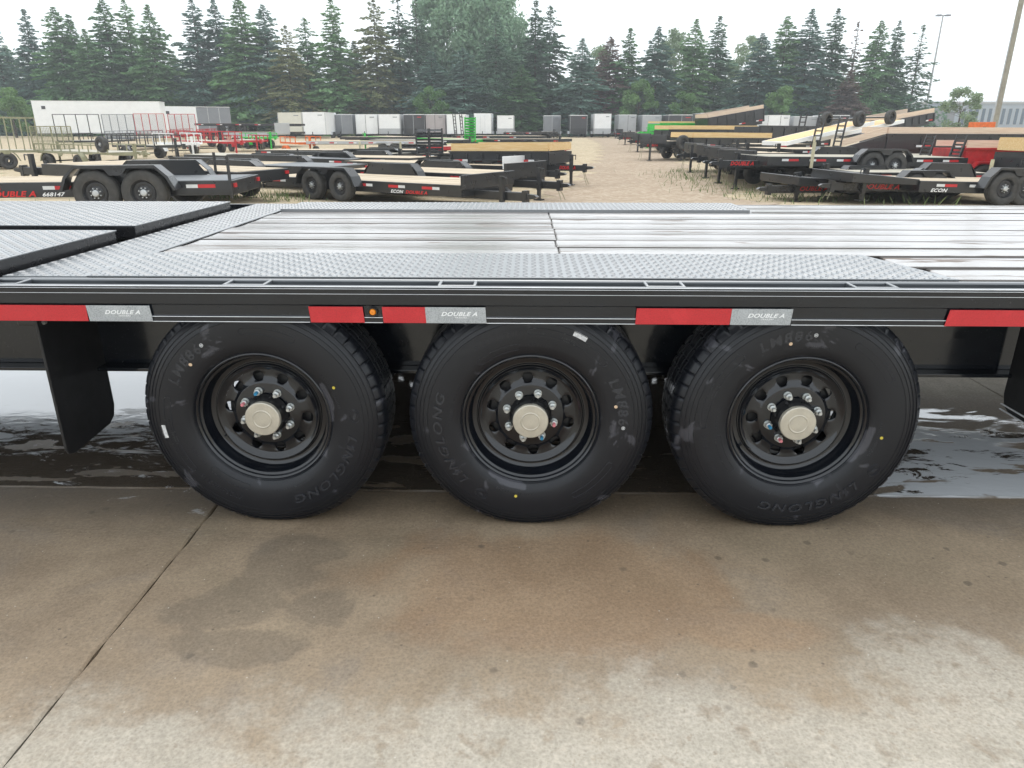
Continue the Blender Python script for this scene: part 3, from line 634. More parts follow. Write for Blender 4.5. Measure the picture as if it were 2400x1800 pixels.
def patch(r0, r1, a0, a1, raise_, name, n=5, m_=4):
    V = []; F = []
    for i in range(n+1):
        for j in range(m_+1):
            r = r0 + (r1-r0)*j/m_; a = R_(a0 + (a1-a0)*i/n); V.append((r*math.cos(a), float(on_side(r, raise_)), r*math.sin(a)))
    for i in range(n):
        for j in range(m_): F.append((i*(m_+1)+j, i*(m_+1)+j+1, (i+1)*(m_+1)+j+1, (i+1)*(m_+1)+j))
    return MB().add(V, F).mesh(name, 60)
def dot_me(r, a, rad, name):
    V = [(r*math.cos(R_(a)), float(on_side(r, .0016)), r*math.sin(R_(a)))]; n = 18
    for i in range(n):
        t = 2*math.pi*i/n; rr = r + rad*math.cos(t); aa = R_(a) + rad*math.sin(t)/r; V.append((rr*math.cos(aa), float(on_side(rr, .0012)), rr*math.sin(aa)))
    return MB().add(V, [(0, 1+i, 1+(i+1) % n) for i in range(n)]).mesh(name)
STICK = patch(.326, .342, 180.5, 188.5, .0012, 'sticker'); YDOT = dot_me(.277, 22, .0052, 'yellow_dot'); PDOT = dot_me(.283, 134, .0056, 'peach_dot')
def stamp():
    b = MB(); V = []
    r, a = .305, 119; n = 20
    for i in range(n):
        t = 2*math.pi*i/n
        for q in (.0052, .0062):
            rr = r + q*math.cos(t); aa = R_(a) + q*math.sin(t)/r; V.append((rr*math.cos(aa), float(on_side(rr, .0013)), rr*math.sin(aa)))
    b.add(V, [(i*2, i*2+1, ((i+1) % n)*2+1, ((i+1) % n)*2) for i in range(n)])
    for dx in (-.0026, 0, .0026):
        q = [(dx-.0007,-.003),(dx+.0007,-.003),(dx+.0007,.003),(dx-.0007,.003)]
        b.add([((r+v)*math.cos(R_(a)+u/r), float(on_side(r+v, .0013)), (r+v)*math.sin(R_(a)+u/r)) for u, v in q], [(0,1,2,3)])
    return b.mesh('inspection_stamp')
STAMP = stamp()
# rim: outer lathe rings, then a dished disc with ten hand holes
rim_prof = [(.2205,.014),(.2215,.006),(.2205,.0005),(.2170,-.0012),(.2130,.0010),(.2105,.0055),(.2085,.010),(.2040,.012),(.2015,.0135),(.2000,.018),(.1990,.034),(.1960,.040),(.1935,.046),(.1905,.054),(.1860,.059),(.1825,.059),(.1795,.056),(.1775,.056),(.1755,.0505),(.1730,.0485),(.1700,.0495),(.1670,.0525),(.1600,.0570),(.1520,.0595)]
rb_ = MB().lathe(rim_prof, 96)
rb_.lathe([(.2205,.014),(.205,.02),(.203,.08),(.188,.09),(.188,.16),(.203,.17),(.203,.205),(.2205,.212)], 64)     # barrel
def disc_d(r): return float(np.interp(r, [.058,.108,.112,.117,.124,.135,.152], [.0500,.0500,.0515,.0560,.0585,.0605,.0595]))
hole_r, hole_c, NH = .0180, .1325, 10
for k in range(NH):
    a0 = 2*math.pi*k/NH; n = 32; ri, ro = .1105, .152; ha = math.pi/NH; bnd = []; hol = []
    for i in range(n):
        t = 2*math.pi*i/n; ct, st = math.cos(t), math.sin(t); s = 1/max(abs(ct), abs(st)); u, v = ct*s, st*s
        rr = (ri+ro)/2 + u*(ro-ri)/2; aa = a0 + v*ha; bnd.append((rr, aa))
        hx = hole_c + hole_r*ct; hy = hole_r*st; hol.append((math.hypot(hx, hy), a0 + math.atan2(hy, hx)))
    V = []
    for ring, (lst, lst2, w_) in enumerate(((bnd, hol, 0.0), (bnd, hol, .55), (bnd, hol, .9), (bnd, hol, 1.0))):
        for (r1_, a1_), (r2_, a2_) in zip(lst, lst2):
            r = r1_*(1-w_) + r2_*w_; a = a1_*(1-w_) + a2_*w_; d = disc_d(r) + (.0015 if w_ == 1.0 else 0); V.append((r*math.cos(a), d, r*math.sin(a)))
    for (r, a) in hol: V.append((r*math.cos(a), disc_d(r)+.009, r*math.sin(a)))
    rb_.add(V, [(q*n+i, q*n+(i+1) % n, (q+1)*n+(i+1) % n, (q+1)*n+i) for q in range(4) for i in range(n)])
rb_.lathe([(.1105, disc_d(.1105)), (.108,.0500), (.0655,.0500)], 80)
rb_.v = [(x*1.03, y, z*1.03) if math.hypot(x, z) > .19 else (x, y, z) for x, y, z in rb_.v]
RIM = rb_.mesh('rim', 38)
DRUM = MB().lathe([(.05,.082),(.136,.084),(.144,.090),(.148,.175),(.05,.18)], 40).mesh('brake_drum', 35)
hubb = MB().lathe([(.0655,.0502),(.0690,.0470),(.0715,.0440),(.0700,.0400),(.0640,.0330),(.0615,.0250),(.0600,.0120),(.0585,.0060)], 48)
for k in range(8):       # hub bolts round the barrel
    a = 2*math.pi*k/8 + .2; ca, sa = math.cos(a), math.sin(a); c = Vector((.0645*ca, .030, .0645*sa)); out = Vector((ca*.8, -.6, sa*.8)).normalized(); hubb.tube(c - out*.006, c + out*.0055, .0068, 6, .0052)
HUB = hubb.mesh('hub', 35)
CAP = MB().lathe([(.0585,.008),(.0592,-.004),(.0585,-.0085),(.0560,-.0105),(.0330,-.0112),(.0322,-.0122),(.0310,-.0132),(.0285,-.0132),(.0270,-.0120),(.0150,-.0126),(.0005,-.0122)], 48).mesh('hub_cap', 35)
nb_ = MB(); nb_.tube((0,.049,0), (0,.0455,0), .0135, 20); nb_.tube((0,.0455,0), (0,.0300,0), .0118, 6); nb_.tube((0,.0300,0), (0,.0285,0), .0104, 12, .0085)
NUT = nb_.mesh('lug_nut', 30)
STUD = MB().tube((0,.0300,0), (0,.0150,0), .0062, 12, .0055).mesh('stud', 40)
VALVE = MB().tube((.182,.068,0), (.172,.026,0), .0038, 8).mesh('valve_stem', 40)
LT = 8
def wheel(x, y, face, tyre_rot, rim_rot, lug_rot, blue, full_detail=True):
    Wh = empty('wheel', (x, y-TY, HZ), parent=T); Wh.rotation_euler = (0, 0, 0 if face < 0 else math.pi)
    rt = (0, -R_(tyre_rot), 0); rr = (0, -R_(rim_rot), 0)
    me = tyre_me
    if full_detail:       # own copy, flattened where it bears on the ground
        def fl(c):
            a = R_(tyre_rot); zz = c[:,0]*math.sin(a) + c[:,2]*math.cos(a); xx = c[:,0]*math.cos(a) - c[:,2]*math.sin(a)
            zz = np.maximum(zz, -HZ+.001); return np.stack([xx*math.cos(a) + zz*math.sin(a), c[:,1], -xx*math.sin(a) + zz*math.cos(a)], 1)
        me = map_mesh(tyre_me, fl, 'tyre')
    else: me = tyre_me
    ty = put('tyre', me, M['tyre'], Wh, (0,0,0), rt)
    if full_detail:
        for t_ in TXT: put('lettering', t_, M['tyre_letter'], Wh, (0,0,0), rt)
        for t_ in OUT: put('raised_panel_outline', t_, M['tyre_letter'], Wh, (0,0,0), rt)
        put('tyre_emblem', LOGO, M['tyre_letter'], Wh, (0,0,0), rt)
        if blue != 'c': put('sticker', STICK, M['sticker'], Wh, (0,0,0), rt)
        put('yellow_dot', YDOT, M['yellow_dot'], Wh, (0,0,0), rt); put('peach_dot', PDOT, M['peach_dot'], Wh, (0,0,0), rt)
        put('inspection_stamp', STAMP, M['letter_white'], Wh, (0,0,0), rt)
        put('valve_stem', VALVE, M['rim'], Wh, (0,0,0), rr)
    put('rim', RIM, M['rim'], Wh, (0,0,0), rr); put('brake_drum', DRUM, M['flap'], Wh); put('hub', HUB, M['hub'], Wh, (0,0,0), (0, -R_(lug_rot), 0)); put('hub_cap', CAP, M['cap'], Wh)
    for k in range(LT):
        a = R_(lug_rot + 45*k); p_ = (.0826*math.cos(a), 0, .0826*math.sin(a)); sp = (0, random.uniform(0, 1.0), 0)
        put('lug_nut', NUT, M['nut'], Wh, p_, sp)
        if full_detail:
            bl = k == 0; pk = k == 1
            s = put('stud', STUD, M['blue_dab'] if bl else (M['pink_dab'] if pk else M['nut']), Wh, p_)
WYN = 2.170
wheel(WX[0], WYN, -1, 3, 208, 106, 'a'); wheel(WX[1], WYN, -1, -122, -49.5, -62, 'b'); wheel(WX[2], WYN, -1, -31, 218, 198, 'c')
for i, x in enumerate(WX): wheel(x, 6.66-WYN, 1, 40*i, 20*i, 10*i, 'z', False)
# ================================================================== the trailer yard behind
def bg_tyre(R, w):
    k = R/.38
    p = [(.205*k,.02),(.215*k,.0),(.25*k,-.012),(.32*k,-.012),(.36*k,.004),(.376*k,.03),(.38*k,.06),(.372*k,.062),(.372*k,.075),(.38*k,.077)]
    q = p + [(r, w-d) for r, d in p[::-1]]
    return MB().lathe(q, 36).mesh('tyre', 40)
def bg_rim(R):
    k = R/.38; b = MB().lathe([(.207*k,.018),(.200*k,.006),(.190*k,.02),(.178*k,.05),(.165*k,.045),(.12*k,.06),(.09*k,.045),(.06*k,.04)], 30)
    for i in range(8):
        a = 2*math.pi*i/8; b.box(.135*k*math.cos(a)-.018, .135*k*math.cos(a)+.018, .048, .056, .135*k*math.sin(a)-.018, .135*k*math.sin(a)+.018)
    return b.mesh('rim', 40)
def bg_hub(R):
    k = R/.38; b = MB().lathe([(.06*k,.045),(.058*k,.0),(.045*k,-.012),(.001,-.014)], 16)
    for i in range(8):
        a = 2*math.pi*i/8+.2; b.tube((.083*k*math.cos(a), .04, .083*k*math.sin(a)), (.083*k*math.cos(a), .012, .083*k*math.sin(a)), .012, 6)
    return b.mesh('hub', 40)
_wc = {}
def bg_wheel(root, x, y, z, R, face, w=.22, hubmat='galv', detail=True):
    key = (R, w)
    if key not in _wc: _wc[key] = (bg_tyre(R, w), bg_rim(R), bg_hub(R))
    ty, ri, hu = _wc[key]
    rot = (0, random.uniform(0, 3), 0) if face < 0 else (0, random.uniform(0, 3), math.pi)
    t = put('wheel', ty, M['rubber_far'], root, (x, y, z), rot); put('rim', ri, M['rim_far'], t)
    if detail: put('hub', hu, M[hubmat], t)
    return t
def frame_from(t, f, zd=None):
    """near-side deck line from tail pixel t=(x,y,D) to front pixel f -> root matrix, length, deck height, far-side sign"""
    P = at(*t); turn = 0
    if f[0] == 'away':       # seen from behind or ahead: runs f[1] metres straight away from the viewer, t is its left corner
        Q = P + Vector((-.001, f[1], 0)); Q.z = P.z + ground(Q.x, Q.y) - ground(P.x, P.y); turn = -1
    else: Q = at(*f)
    d = (Q-P); L = d.length; d.normalize()
    if zd is None: zd = max(.5, ((P.z-ground(P.x, P.y)) + (Q.z-ground(Q.x, Q.y)))/2)
    y = Vector((0,0,1)).cross(d).normalized(); z = d.cross(y).normalized()
    m = Matrix((( d.x, y.x, z.x, 0), (d.y, y.y, z.y, 0), (d.z, y.z, z.z, 0), (0,0,0,1)))
    base = P - z*zd; m.translation = base
    return m, L, zd, turn or (1 if d.x > 0 else -1), P, Q
def along(P, Q, xpix):
    lo, hi = -1.0, 2.0; s = 1 if px(P)[0] < px(Q)[0] else -1
    for _ in range(40):
        mid = (lo+hi)/2
        if (px(P + (Q-P)*mid)[0] - xpix)*s < 0: lo = mid
        else: hi = mid
    return (Q-P).length*lo
def side_text(root, txt, x, z, h, sy, mat='letter_red', y=-.004, xs=1.3, name='lettering', sub=None):
    """flat lettering on the near side, reading left to right for the viewer"""
    me = text_mesh(txt, h, .3, xs, .03, 0, 1.05); W_ = max(v.co.x for v in me.vertices)
    fn = (lambda c: np.stack([x + c[:,0], np.full(len(c), y), z + c[:,1]], 1)) if sy > 0 else (lambda c: np.stack([x + W_ - c[:,0], np.full(len(c), -y), z + c[:,1]], 1))
    put(name, map_mesh(me, fn, 'lettering'), M[mat], root)
    if sub: side_text(root, sub, x + (W_*.45 if sy > 0 else 0), z - h*.5, h*.36, sy, mat, y, xs)
def tapes(root, x0, x1, z, h, sy, n, y=-.006):
    L = (x1-x0)/n
    for i in range(n):
        xa = x0 + i*L; rw = min(.30, L*.38); w2 = min(.20, L*.26)
        s = 1 if sy > 0 else -1
        put('red_tape', MB().box(xa, xa+rw, s*y, s*(y+.004), z, z+h), M['taped_red'], root)
        put('white_tape', MB().box(xa+rw+.002, xa+rw+w2, s*y, s*(y+.004), z, z+h), M['taped_white'], root)
def tongue(root, L, W, sy, zb, tl, mat, txt=True, straight=True, jack=True, hz=.18, near=True):
    m = M[mat]; yc = sy*W*(.27 if straight else .5); b = MB()
    if straight: b.box(L-.8, L+tl, yc-.07, yc+.07, zb-hz/2, zb+hz/2)
    if not straight: b.bar((L-.05, sy*.25, zb), (L+tl-.35, yc-sy*.06, zb), .08, .13)
    b.bar((L-.05, sy*(W-.25), zb), (L+tl-.35, yc+sy*.06, zb), .08, .13)
    t = put('tongue', b, m, root, bevel=.006 if near else 0)
    c = MB(); c.box(L+tl, L+tl+.10, yc-.08, yc+.08, zb-.13, zb+.13); c.prism([(L+tl+.10, zb-.05), (L+tl+.30, zb-.03), (L+tl+.36, zb+.01), (L+tl+.30, zb+.05), (L+tl+.10, zb+.06)], yc-.055, yc+.055)
    put('coupler', c, m, t)
    if txt and straight: 
        tt = put('lettering_plate', MB().box(L+.12, L+tl-.2, yc-sy*.074, yc-sy*.0705, zb-hz*.46, zb+hz*.46), M['black'], t)
        me = text_mesh('DOUBLE A', hz*.62, .3, 1.3, .03, 0, 1.05); W_ = max(v.co.x for v in me.vertices); k = min(1.0, (tl-.4)/W_); x0 = L+.16
        fn = (lambda c_: np.stack([x0 + c_[:,0]*k, np.full(len(c_), yc-.078), zb - hz*.24 + c_[:,1]], 1)) if sy > 0 else (lambda c_: np.stack([x0 + (W_ - c_[:,0])*k, np.full(len(c_), yc+.078), zb - hz*.24 + c_[:,1]], 1))
        put('lettering', map_mesh(me, fn, 'lettering'), M['letter_red'], t)
    if jack:
        j = MB(); jx = L+tl*.62; jy = yc - sy*.13; j.box(jx-.05, jx+.05, jy-.05, jy+.05, zb-.12, zb+.42); j.box(jx-.04, jx+.04, jy-.04, jy+.04, .03, zb-.1); j.box(jx-.11, jx+.11, jy-.09, jy+.09, .0, .03)
        j.tube((jx, jy, zb+.38), (jx+.16, jy-sy*.05, zb+.40), .014, 6); j.tube((jx+.16, jy-sy*.05, zb+.40), (jx+.16, jy-sy*.05, zb+.26), .014, 6)
        put('jack', j, m, t)
        ch = MB()
        for q in (-.05, .05):
            pts = [Vector((L+tl+.02, yc+q, zb-.1)), Vector((L+tl+.10, yc+q*1.6, .16)), Vector((L+tl+.16, yc+q*2.2, .02))]
            for a, b2 in zip(pts[:-1], pts[1:]): ch.tube(a, b2, .009, 5)
        put('safety_chain', ch, M['olive'], t)
    return t
def fender(root, xa, xb, y0, y1, zt, zb, mat, skirt_y=None, tall=False, inset=.30):
    pts = [(xa, zb), (xa+inset*.35, zb+(zt-zb)*.55), (xa+inset, zt), (xb-inset, zt), (xb-inset*.35, zb+(zt-zb)*.55), (xb, zb)]
    b = MB().strip(pts, min(y0,y1), max(y0,y1), .012)
    # rolled outer lip
    b.strip([(x_, z_+.004) for x_, z_ in pts], y0-.012 if y0 < y1 else y0-.012, y0+.012, .05)
    if skirt_y is not None:
        b.prism([(xa+.03, zb), (xa+inset+.01, zt-.014), (xb-inset-.01, zt-.014), (xb-.03, zb)], skirt_y-.006, skirt_y+.006)
    # stiffener between the wheels
    xm = (xa+xb)/2
    b.prism([(xm-.22, zt-.015), (xm-.10, zt-.16), (xm+.10, zt-.16), (xm+.22, zt-.015)], y0-.004, y0+.004) if not tall else None
    return put('fender', b, M[mat], root)
def ladder_ramp(root, x, y, w, h, z0, mat, slant=.12, tilt=0.0, n=6, flat=False):
    b = MB()
    if flat:       # louvred ramp standing broadside
        for s in (0, w): b.bar((x+s, y, z0), (x+s, y, z0+h), .05, .06)
        for i in range(n+1): b.prism([(y-.06, z0+h*(i+.1)/(n+1)), (y+.02, z0+h*(i+.75)/(n+1)), (y+.05, z0+h*(i+.75)/(n+1)), (y-.03, z0+h*(i+.1)/(n+1))], x, x+w, 'x')
        return put('ramp', b, M[mat], root)
    for s in (0, w): b.bar((x, y+s, z0), (x-slant, y+s, z0+h), .04, .06)
    for i in range(n): t = (i+.4)/n; b.bar((x-slant*t, y, z0+h*t), (x-slant*t, y+w, z0+h*t), .04, .05)
    return put('ramp', b, M[mat], root)
def planks_deck(root, x0, x1, y0, y1, z, mat, n, individual):
    w_ = (y1-y0)/n
    if individual:
        me = MB().box(0, x1-x0, .004 if w_ > 0 else -.004, w_*.985, -.035, 0).mesh('plank')
        for i in range(n): put('plank', me, M[mat], root, (x0, y0+i*w_, z + random.uniform(-.004, .004)))
    else:
        b = MB()
        for i in range(n): b.box(x0, x1, y0+i*w_, y0+(i+.97)*w_, z-.035, z)
        put('deck', b, M[mat], root)
def hauler(name, label, t, f, ax, W=2.1, R=.36, zd=None, mat='black_far', deck='wood_pale', tl=1.3, group=None, text=True, n_tape=5, head=None, fend=True, tall=False, over=False,
           ramps=None, plate=0.0, stake=(), front_box=None, farfender=None, txt_side=None, cat='trailer', tilt_ok=True, wheels=True, lip=None, hubz=None, spare=False, jack=True, near=None):
    m, L, zd, sy, P, Q = frame_from(t, f, zd)
    near = (t[2] < 26) if near is None else near
    root = empty(name, mat=m); tag(root, label, cat, group)
    rh = .25 if near else .16
    b = MB(); b.box(0, L, 0, sy*.07, zd-rh, zd+.0); b.box(0, L, sy*(W-.07), sy*W, zd-rh, zd); b.box(0, .08, sy*.07, sy*(W-.07), zd-rh, zd-.003); b.box(L-.08, L, sy*.07, sy*(W-.07), zd-rh, zd-.003)
    for k in range(1, int(L/.6)): b.box(k*.6, k*.6+.05, sy*.07, sy*(W-.07), zd-rh, zd-.05)
    for yy in (.55, W-.55): b.box(.1, L-.1, sy*(yy-.05), sy*(yy+.05), zd-rh-.04, zd-rh)
    put('frame', b, M[mat], root, bevel=.006 if near else 0)
    xp = L*plate
    if xp > .05: put('tail_plate', MB().box(.085, xp, sy*.075, sy*(W-.075), zd-.02, zd+.004), M['grey_top'], root)
    planks_deck(root, max(xp+.01, .085), L-.085, sy*.075, sy*(W-.075), zd+.006, deck, 9, near)
    axl = [along(P, Q, a) for a in ax]
    hz = R if hubz is None else hubz
    if wheels:
        for a in axl:
            if over:
                bg_wheel(root, a, sy*.06, hz, R, -sy, detail=near); bg_wheel(root, a, sy*(W-.06), hz, R, sy, detail=False)
            else:
                bg_wheel(root, a, -sy*.27, hz, R, -sy, detail=near); bg_wheel(root, a, sy*(W+.27), hz, R, sy, detail=False)
            put('axle', MB().tube((a, -sy*.05, hz), (a, sy*(W+.05), hz), .04, 8), M['black_far'], root)
        if fend and not over:
            xa, xb = min(axl)-R-.18, max(axl)+R+.18; zt = hz+R+(.14 if tall else .07); zb = max(hz-.05, zd-.12)
            fender(root, xa, xb, -sy*.30, -sy*.005, zt, zb, mat, skirt_y=-sy*.012, tall=tall); fender(root, xa, xb, sy*(W+.30), sy*(W+.005), zt, zb, farfender or mat, skirt_y=sy*(W+.012), tall=tall)
    if n_tape: tapes(root, .3, L-.1, zd-.12, .06, sy, n_tape)
    if tl: tongue(root, L, W, sy, zd-(.19 if front_box else .22), tl, mat, text, jack=jack, near=near)
    if head: put('headboard', MB().box(L-.02, L+.05, 0, sy*W, zd-.10, zd+head), M[lip or mat], root, bevel=.01)
    if front_box: put('front_panel', MB().prism([(L-.02, zd-.10), (L-.02, zd+.03), (L+front_box, zd+.14), (L+front_box, zd-.07)], sy*.06, sy*W*.95), M[mat], root, bevel=.012)
    if ramps:
        if len(ramps) > 3:
            for xx in ramps[1]: ladder_ramp(root, xx, sy*.1, ramps[3], ramps[0], zd, ramps[2], n=7, flat=True)
        else:
            for yy in ramps[1]: ladder_ramp(root, .05, sy*yy, sy*.42, ramps[0], zd, mat)
    for sx, hh in stake: put('post', MB().box(along(P, Q, sx)-(.04 if hh > 0 else .022), along(P, Q, sx)+(.04 if hh > 0 else .022), -sy*.01, -sy*.05, zd-.3, zd+abs(hh)), M['stake' if hh > 0 else mat], root)
    if spare: bg_wheel(root, L-.6, -sy*.10, zd+.30, R, -sy, detail=False).name = 'spare_wheel'
    for yy in (0.05, W-.15): put('tail_lamp', MB().box(-.03, 0, sy*yy, sy*(yy+.12), zd-.12, zd-.05), M['taped_red'], root)
    if txt_side:
        for (s_, xpix, dz, hh, mt) in txt_side:
            xx = along(P, Q, xpix); side_text(root, s_, xx, zd-rh+dz, hh, sy, mt, y=-.008)
    return root
def dump(name, label, t, f, ax, W=2.1, R=.36, zd=None, H=.6, board=.22, mat='black_far', wood='wood_yellow', tl=1.3, ribs=6, wheels=True, spare=False, group=None, text=True, wedge=None, n_tape=4, hubz=None, jack=True, fend=True):
    m, L, zd, sy, P, Q = frame_from(t, f, zd); near = t[2] < 28
    root = empty(name, mat=m); tag(root, label, 'dump trailer', group)
    b = MB(); b.box(0, L, 0, sy*.05, zd, zd+H); b.box(0, L, sy*(W-.05), sy*W, zd, zd+H); b.box(L-.05, L, sy*.05, sy*(W-.05), zd, zd+H-.004); b.box(0, .05, sy*.05, sy*(W-.05), zd, zd+H-.004); b.box(.05, L-.05, sy*.05, sy*(W-.05), zd, zd+.05)
    put('box_body', b, M[mat], root)
    for k in range(ribs+1): x_ = .03 + (L-.13)*k/ribs; put('rib', MB().box(x_, x_+.07, -sy*.05, 0, zd+.01, zd+H-.05), M[mat], root)
    put('top_rail', MB().box(-.01, L+.01, -sy*.06, sy*.06, zd+H, zd+H+.05), M[mat], root)
    if board:
        put('near_side_board', MB().box(.05, L-.05, sy*.01, sy*.05, zd+H+.051, zd+H+.05+board), M[wood], root); put('far_side_board', MB().box(.05, L-.05, sy*(W-.05), sy*(W-.01), zd+H+.051, zd+H+.05+board), M[wood], root)
        put('front_board', MB().box(L-.04, L, sy*.055, sy*(W-.055), zd+H+.051, zd+H+.03+board), M[wood], root)
    ch = MB(); ch.box(-.1, L, sy*.5, sy*.62, zd-.2, zd-.01); ch.box(-.1, L, sy*(W-.62), sy*(W-.5), zd-.2, zd-.01); put('chassis', ch, M['black_far'], root)
    axl = [along(P, Q, a) for a in ax]; hz = R if hubz is None else hubz
    if wheels:
        for a in axl:
            bg_wheel(root, a, -sy*.27, hz, R, -sy, detail=near); bg_wheel(root, a, sy*(W+.27), hz, R, sy, detail=False)
            put('axle', MB().tube((a, -sy*.05, hz), (a, sy*(W+.05), hz), .04, 8), M['black_far'], root)
        if fend and axl: fender(root, min(axl)-R-.18, max(axl)+R+.18, -sy*.30, -sy*.055, hz+R+.08, hz-.05, mat)
    if n_tape: tapes(root, .2, L-.2, zd+.08, .07, sy, n_tape, y=-.055)
    if tl: tongue(root, L, W, sy, zd-.12, tl, mat, text, jack=jack, near=near)
    if spare: bg_wheel(root, L+.35, sy*.25, zd+.25, R, -sy, detail=False).name = 'spare_wheel'
    if wedge:
        put('sloped_side', MB().prism([(L, zd), (L, zd+H), (L+wedge, zd+.05), (L+wedge, zd)], 0, sy*.05), M[mat], root); put('sloped_board', MB().prism([(L, zd+H+.05), (L, zd+H+.05+board), (L+wedge, zd+.10+board), (L+wedge, zd+.10)], sy*.01, sy*.05), M[wood], root)
    return root
def mesh_gate(root, name, x, y0, y1, z0, z1, mat, nb=4, fine=True, mmat=None, slant=0.0):
    g_ = MB(); 
    def P3(y, z): return (x - slant*(z-z0), y, z)
    for z in (z0, z1): g_.bar(P3(y0, z), P3(y1, z), .04, .04)
    for i in range(nb+1): y = y0+(y1-y0)*i/nb; g_.bar(P3(y, z0), P3(y, z1), .04, .04)
    o = put(name, g_, M[mat], root)
    if fine:
        q = MB()
        for i in range(int((z1-z0)/.06)): q.bar(P3(y0, z0+.06*i), P3(y1, z0+.06*i), .012, .012)
        for i in range(int(abs(y1-y0)/.07)): y = y0 + (.07*i if y1 > y0 else -.07*i); q.bar(P3(y, z0), P3(y, z1), .012, .012)
        put('wire_mesh', q, M[mmat or mat], o, kind='stuff')
    return o
def utility(name, label, t, f, ax, W=1.9, R=.32, zd=None, mat='olive', deck='wood_grey', rail=.35, gate=1.2, gate_at='side', tl=1.1, group=None, spare=False, fine=True, gate_w=None, mmat=None, slats=False, gatebox=None):
    m, L, zd, sy, P, Q = frame_from(t, f, zd)
    root = empty(name, mat=m); tag(root, label, 'utility trailer', group)
    b = MB(); b.box(0, L, 0, sy*.05, zd-.1, zd); b.box(0, L, sy*(W-.05), sy*W, zd-.1, zd); b.box(0, .05, sy*.05, sy*(W-.05), zd-.1, zd); b.box(L-.05, L, sy*.05, sy*(W-.05), zd-.1, zd)
    put('frame', b, M[mat], root); planks_deck(root, .055, L-.055, sy*.055, sy*(W-.055), zd+.004, deck, 7, False)
    if rail:
        for yy in (.025, W-.025):
            q = MB(); q.bar((0, sy*yy, zd+rail), (L, sy*yy, zd+rail), .05, .05); n = max(3, int(L/.55))
            for i in range(n+1): q.bar((.02+(L-.04)*i/n, sy*yy, zd), (.02+(L-.04)*i/n, sy*yy, zd+rail), .04, .04)
            put('side_rail', q, M[mat], root)
    axl = [along(P, Q, a) for a in ax]
    for a in axl:
        bg_wheel(root, a, -sy*.25, R, R, -sy, detail=False); bg_wheel(root, a, sy*(W+.25), R, R, sy, detail=False); put('axle', MB().tube((a, -sy*.05, R), (a, sy*(W+.05), R), .03, 8), M['black_far'], root)
    if axl:
        fender(root, min(axl)-R-.12, max(axl)+R+.12, -sy*.26, -sy*.005, 2*R+.07, R, mat)
    if gate:
        mesh_gate(root, 'ramp_gate', 0, sy*0, sy*W, zd, zd+gate, mat, 4, fine, mmat, slant=.0)
    if tl: tongue(root, L, W, sy, zd-.06, tl, mat, False, straight=False, near=False)
    if spare: bg_wheel(root, L-.25, -sy*.12, zd+rail+.05, R, -sy, detail=True).name = 'spare_wheel'
    return root

def enclosed(label, xl, xr, ytop, D, L=5.0, mat='white', nose='v', band='grey', group='enclosed cargo trailers parked in the back row', roof='white', tl=1.3, wheels=True, doors=False, lean=0.0, name='cargo_trailer'):
    """box trailer end-on to the viewer"""
    A = at(xl, 300, D); B = at(xr, 300, D); W = B.x-A.x; g0 = ground((A.x+B.x)/2, D); zt = at((xl+xr)/2, ytop, D).z - g0
    root = empty(name, ((A.x+B.x)/2, D, g0)); root.rotation_euler[2] = lean; tag(root, label, 'cargo trailer', group)
    h = W/2; zb = .45; nz = .55 if nose == 'v' else 0.0
    plan = [(-h, nz), (-h+.02, nz-.03), (0, -.05), (h-.02, nz-.03), (h, nz), (h, L), (-h, L)] if nose == 'v' else [(-h+.06, 0), (h-.06, 0), (h, .06), (h, L), (-h, L), (-h, .06)]
    put('body', MB().prism(plan, zb, zt-.05, 'z'), M[mat], root)
    sc_ = [(x*1.012, (y if y > 0 else y-.012)) for x, y in plan]
    put('roof', MB().prism(sc_, zt-.05, zt+.02, 'z'), M[roof], root)
    if band: put('stone_guard', MB().prism([(x*1.006, y-.006 if y < L-.1 else y-.4) for x, y in plan], zb+.02, zb+.62, 'z'), M[band], root)
    tr = MB()
    tr.box(-h-.012, -h+.03, nz-.02, nz+.02, zb, zt-.06); tr.box(h-.03, h+.012, nz-.02, nz+.02, zb, zt-.06)
    if nose == 'v': tr.box(-.02, .02, -.075, -.05, zb, zt-.06)
    put('corner_trim', tr, M['charcoal' if mat in ('white','lightgrey','taupe','cream') and nose == 'v' else 'lightgrey'], root)
    if doors:
        for s in (-1, 1):
            d_ = put('door', MB().box(s*.02, s*(h-.06), -.02, 0, zb+.05, zt-.12), M[mat], root); put('door_bar', MB().tube((s*(h*.25), -.035, zb+.1), (s*(h*.25), -.035, zt-.2), .012, 6), M['galv'], d_)
    c = MB(); c.bar((-h*.7, .1, zb-.05), (-.05, -tl, zb-.05), .08, .1); c.bar((h*.7, .1, zb-.05), (.05, -tl, zb-.05), .08, .1); c.box(-.06, .06, -tl-.25, -tl, zb-.1, zb); c.box(-.04, .04, -tl*.8, -tl*.8+.08, 0, zb+.3); put('tongue', c, M['black_far'], root)
    if wheels:
        for s in (-1, 1):
            for yy in (L*.5, L*.5+.85):
                t_ = bg_wheel(root, s*(h+.02), yy, .34, .34, -1, detail=False); t_.rotation_euler = (0, 0, R_(90)*(1 if s > 0 else -1)); t_.location.x = s*(h+.11)
            put('fender', MB().strip([(L*.5-.5, .4), (L*.5-.35, .75), (L*.5+1.2, .75), (L*.5+1.35, .4)], 0, .2, .015), M['galv'], root, (s*h + (0 if s < 0 else .2), 0, 0), (0, 0, R_(90)))
    put('maker_plate', MB().box(h*.35, h*.75, -.01 if nose != 'v' else nz*.35-.05, 0 if nose != 'v' else nz*.35-.03, zt-.36, zt-.28), M['letter_red' if mat in ('charcoal',) else 'grey'], root)
    return root
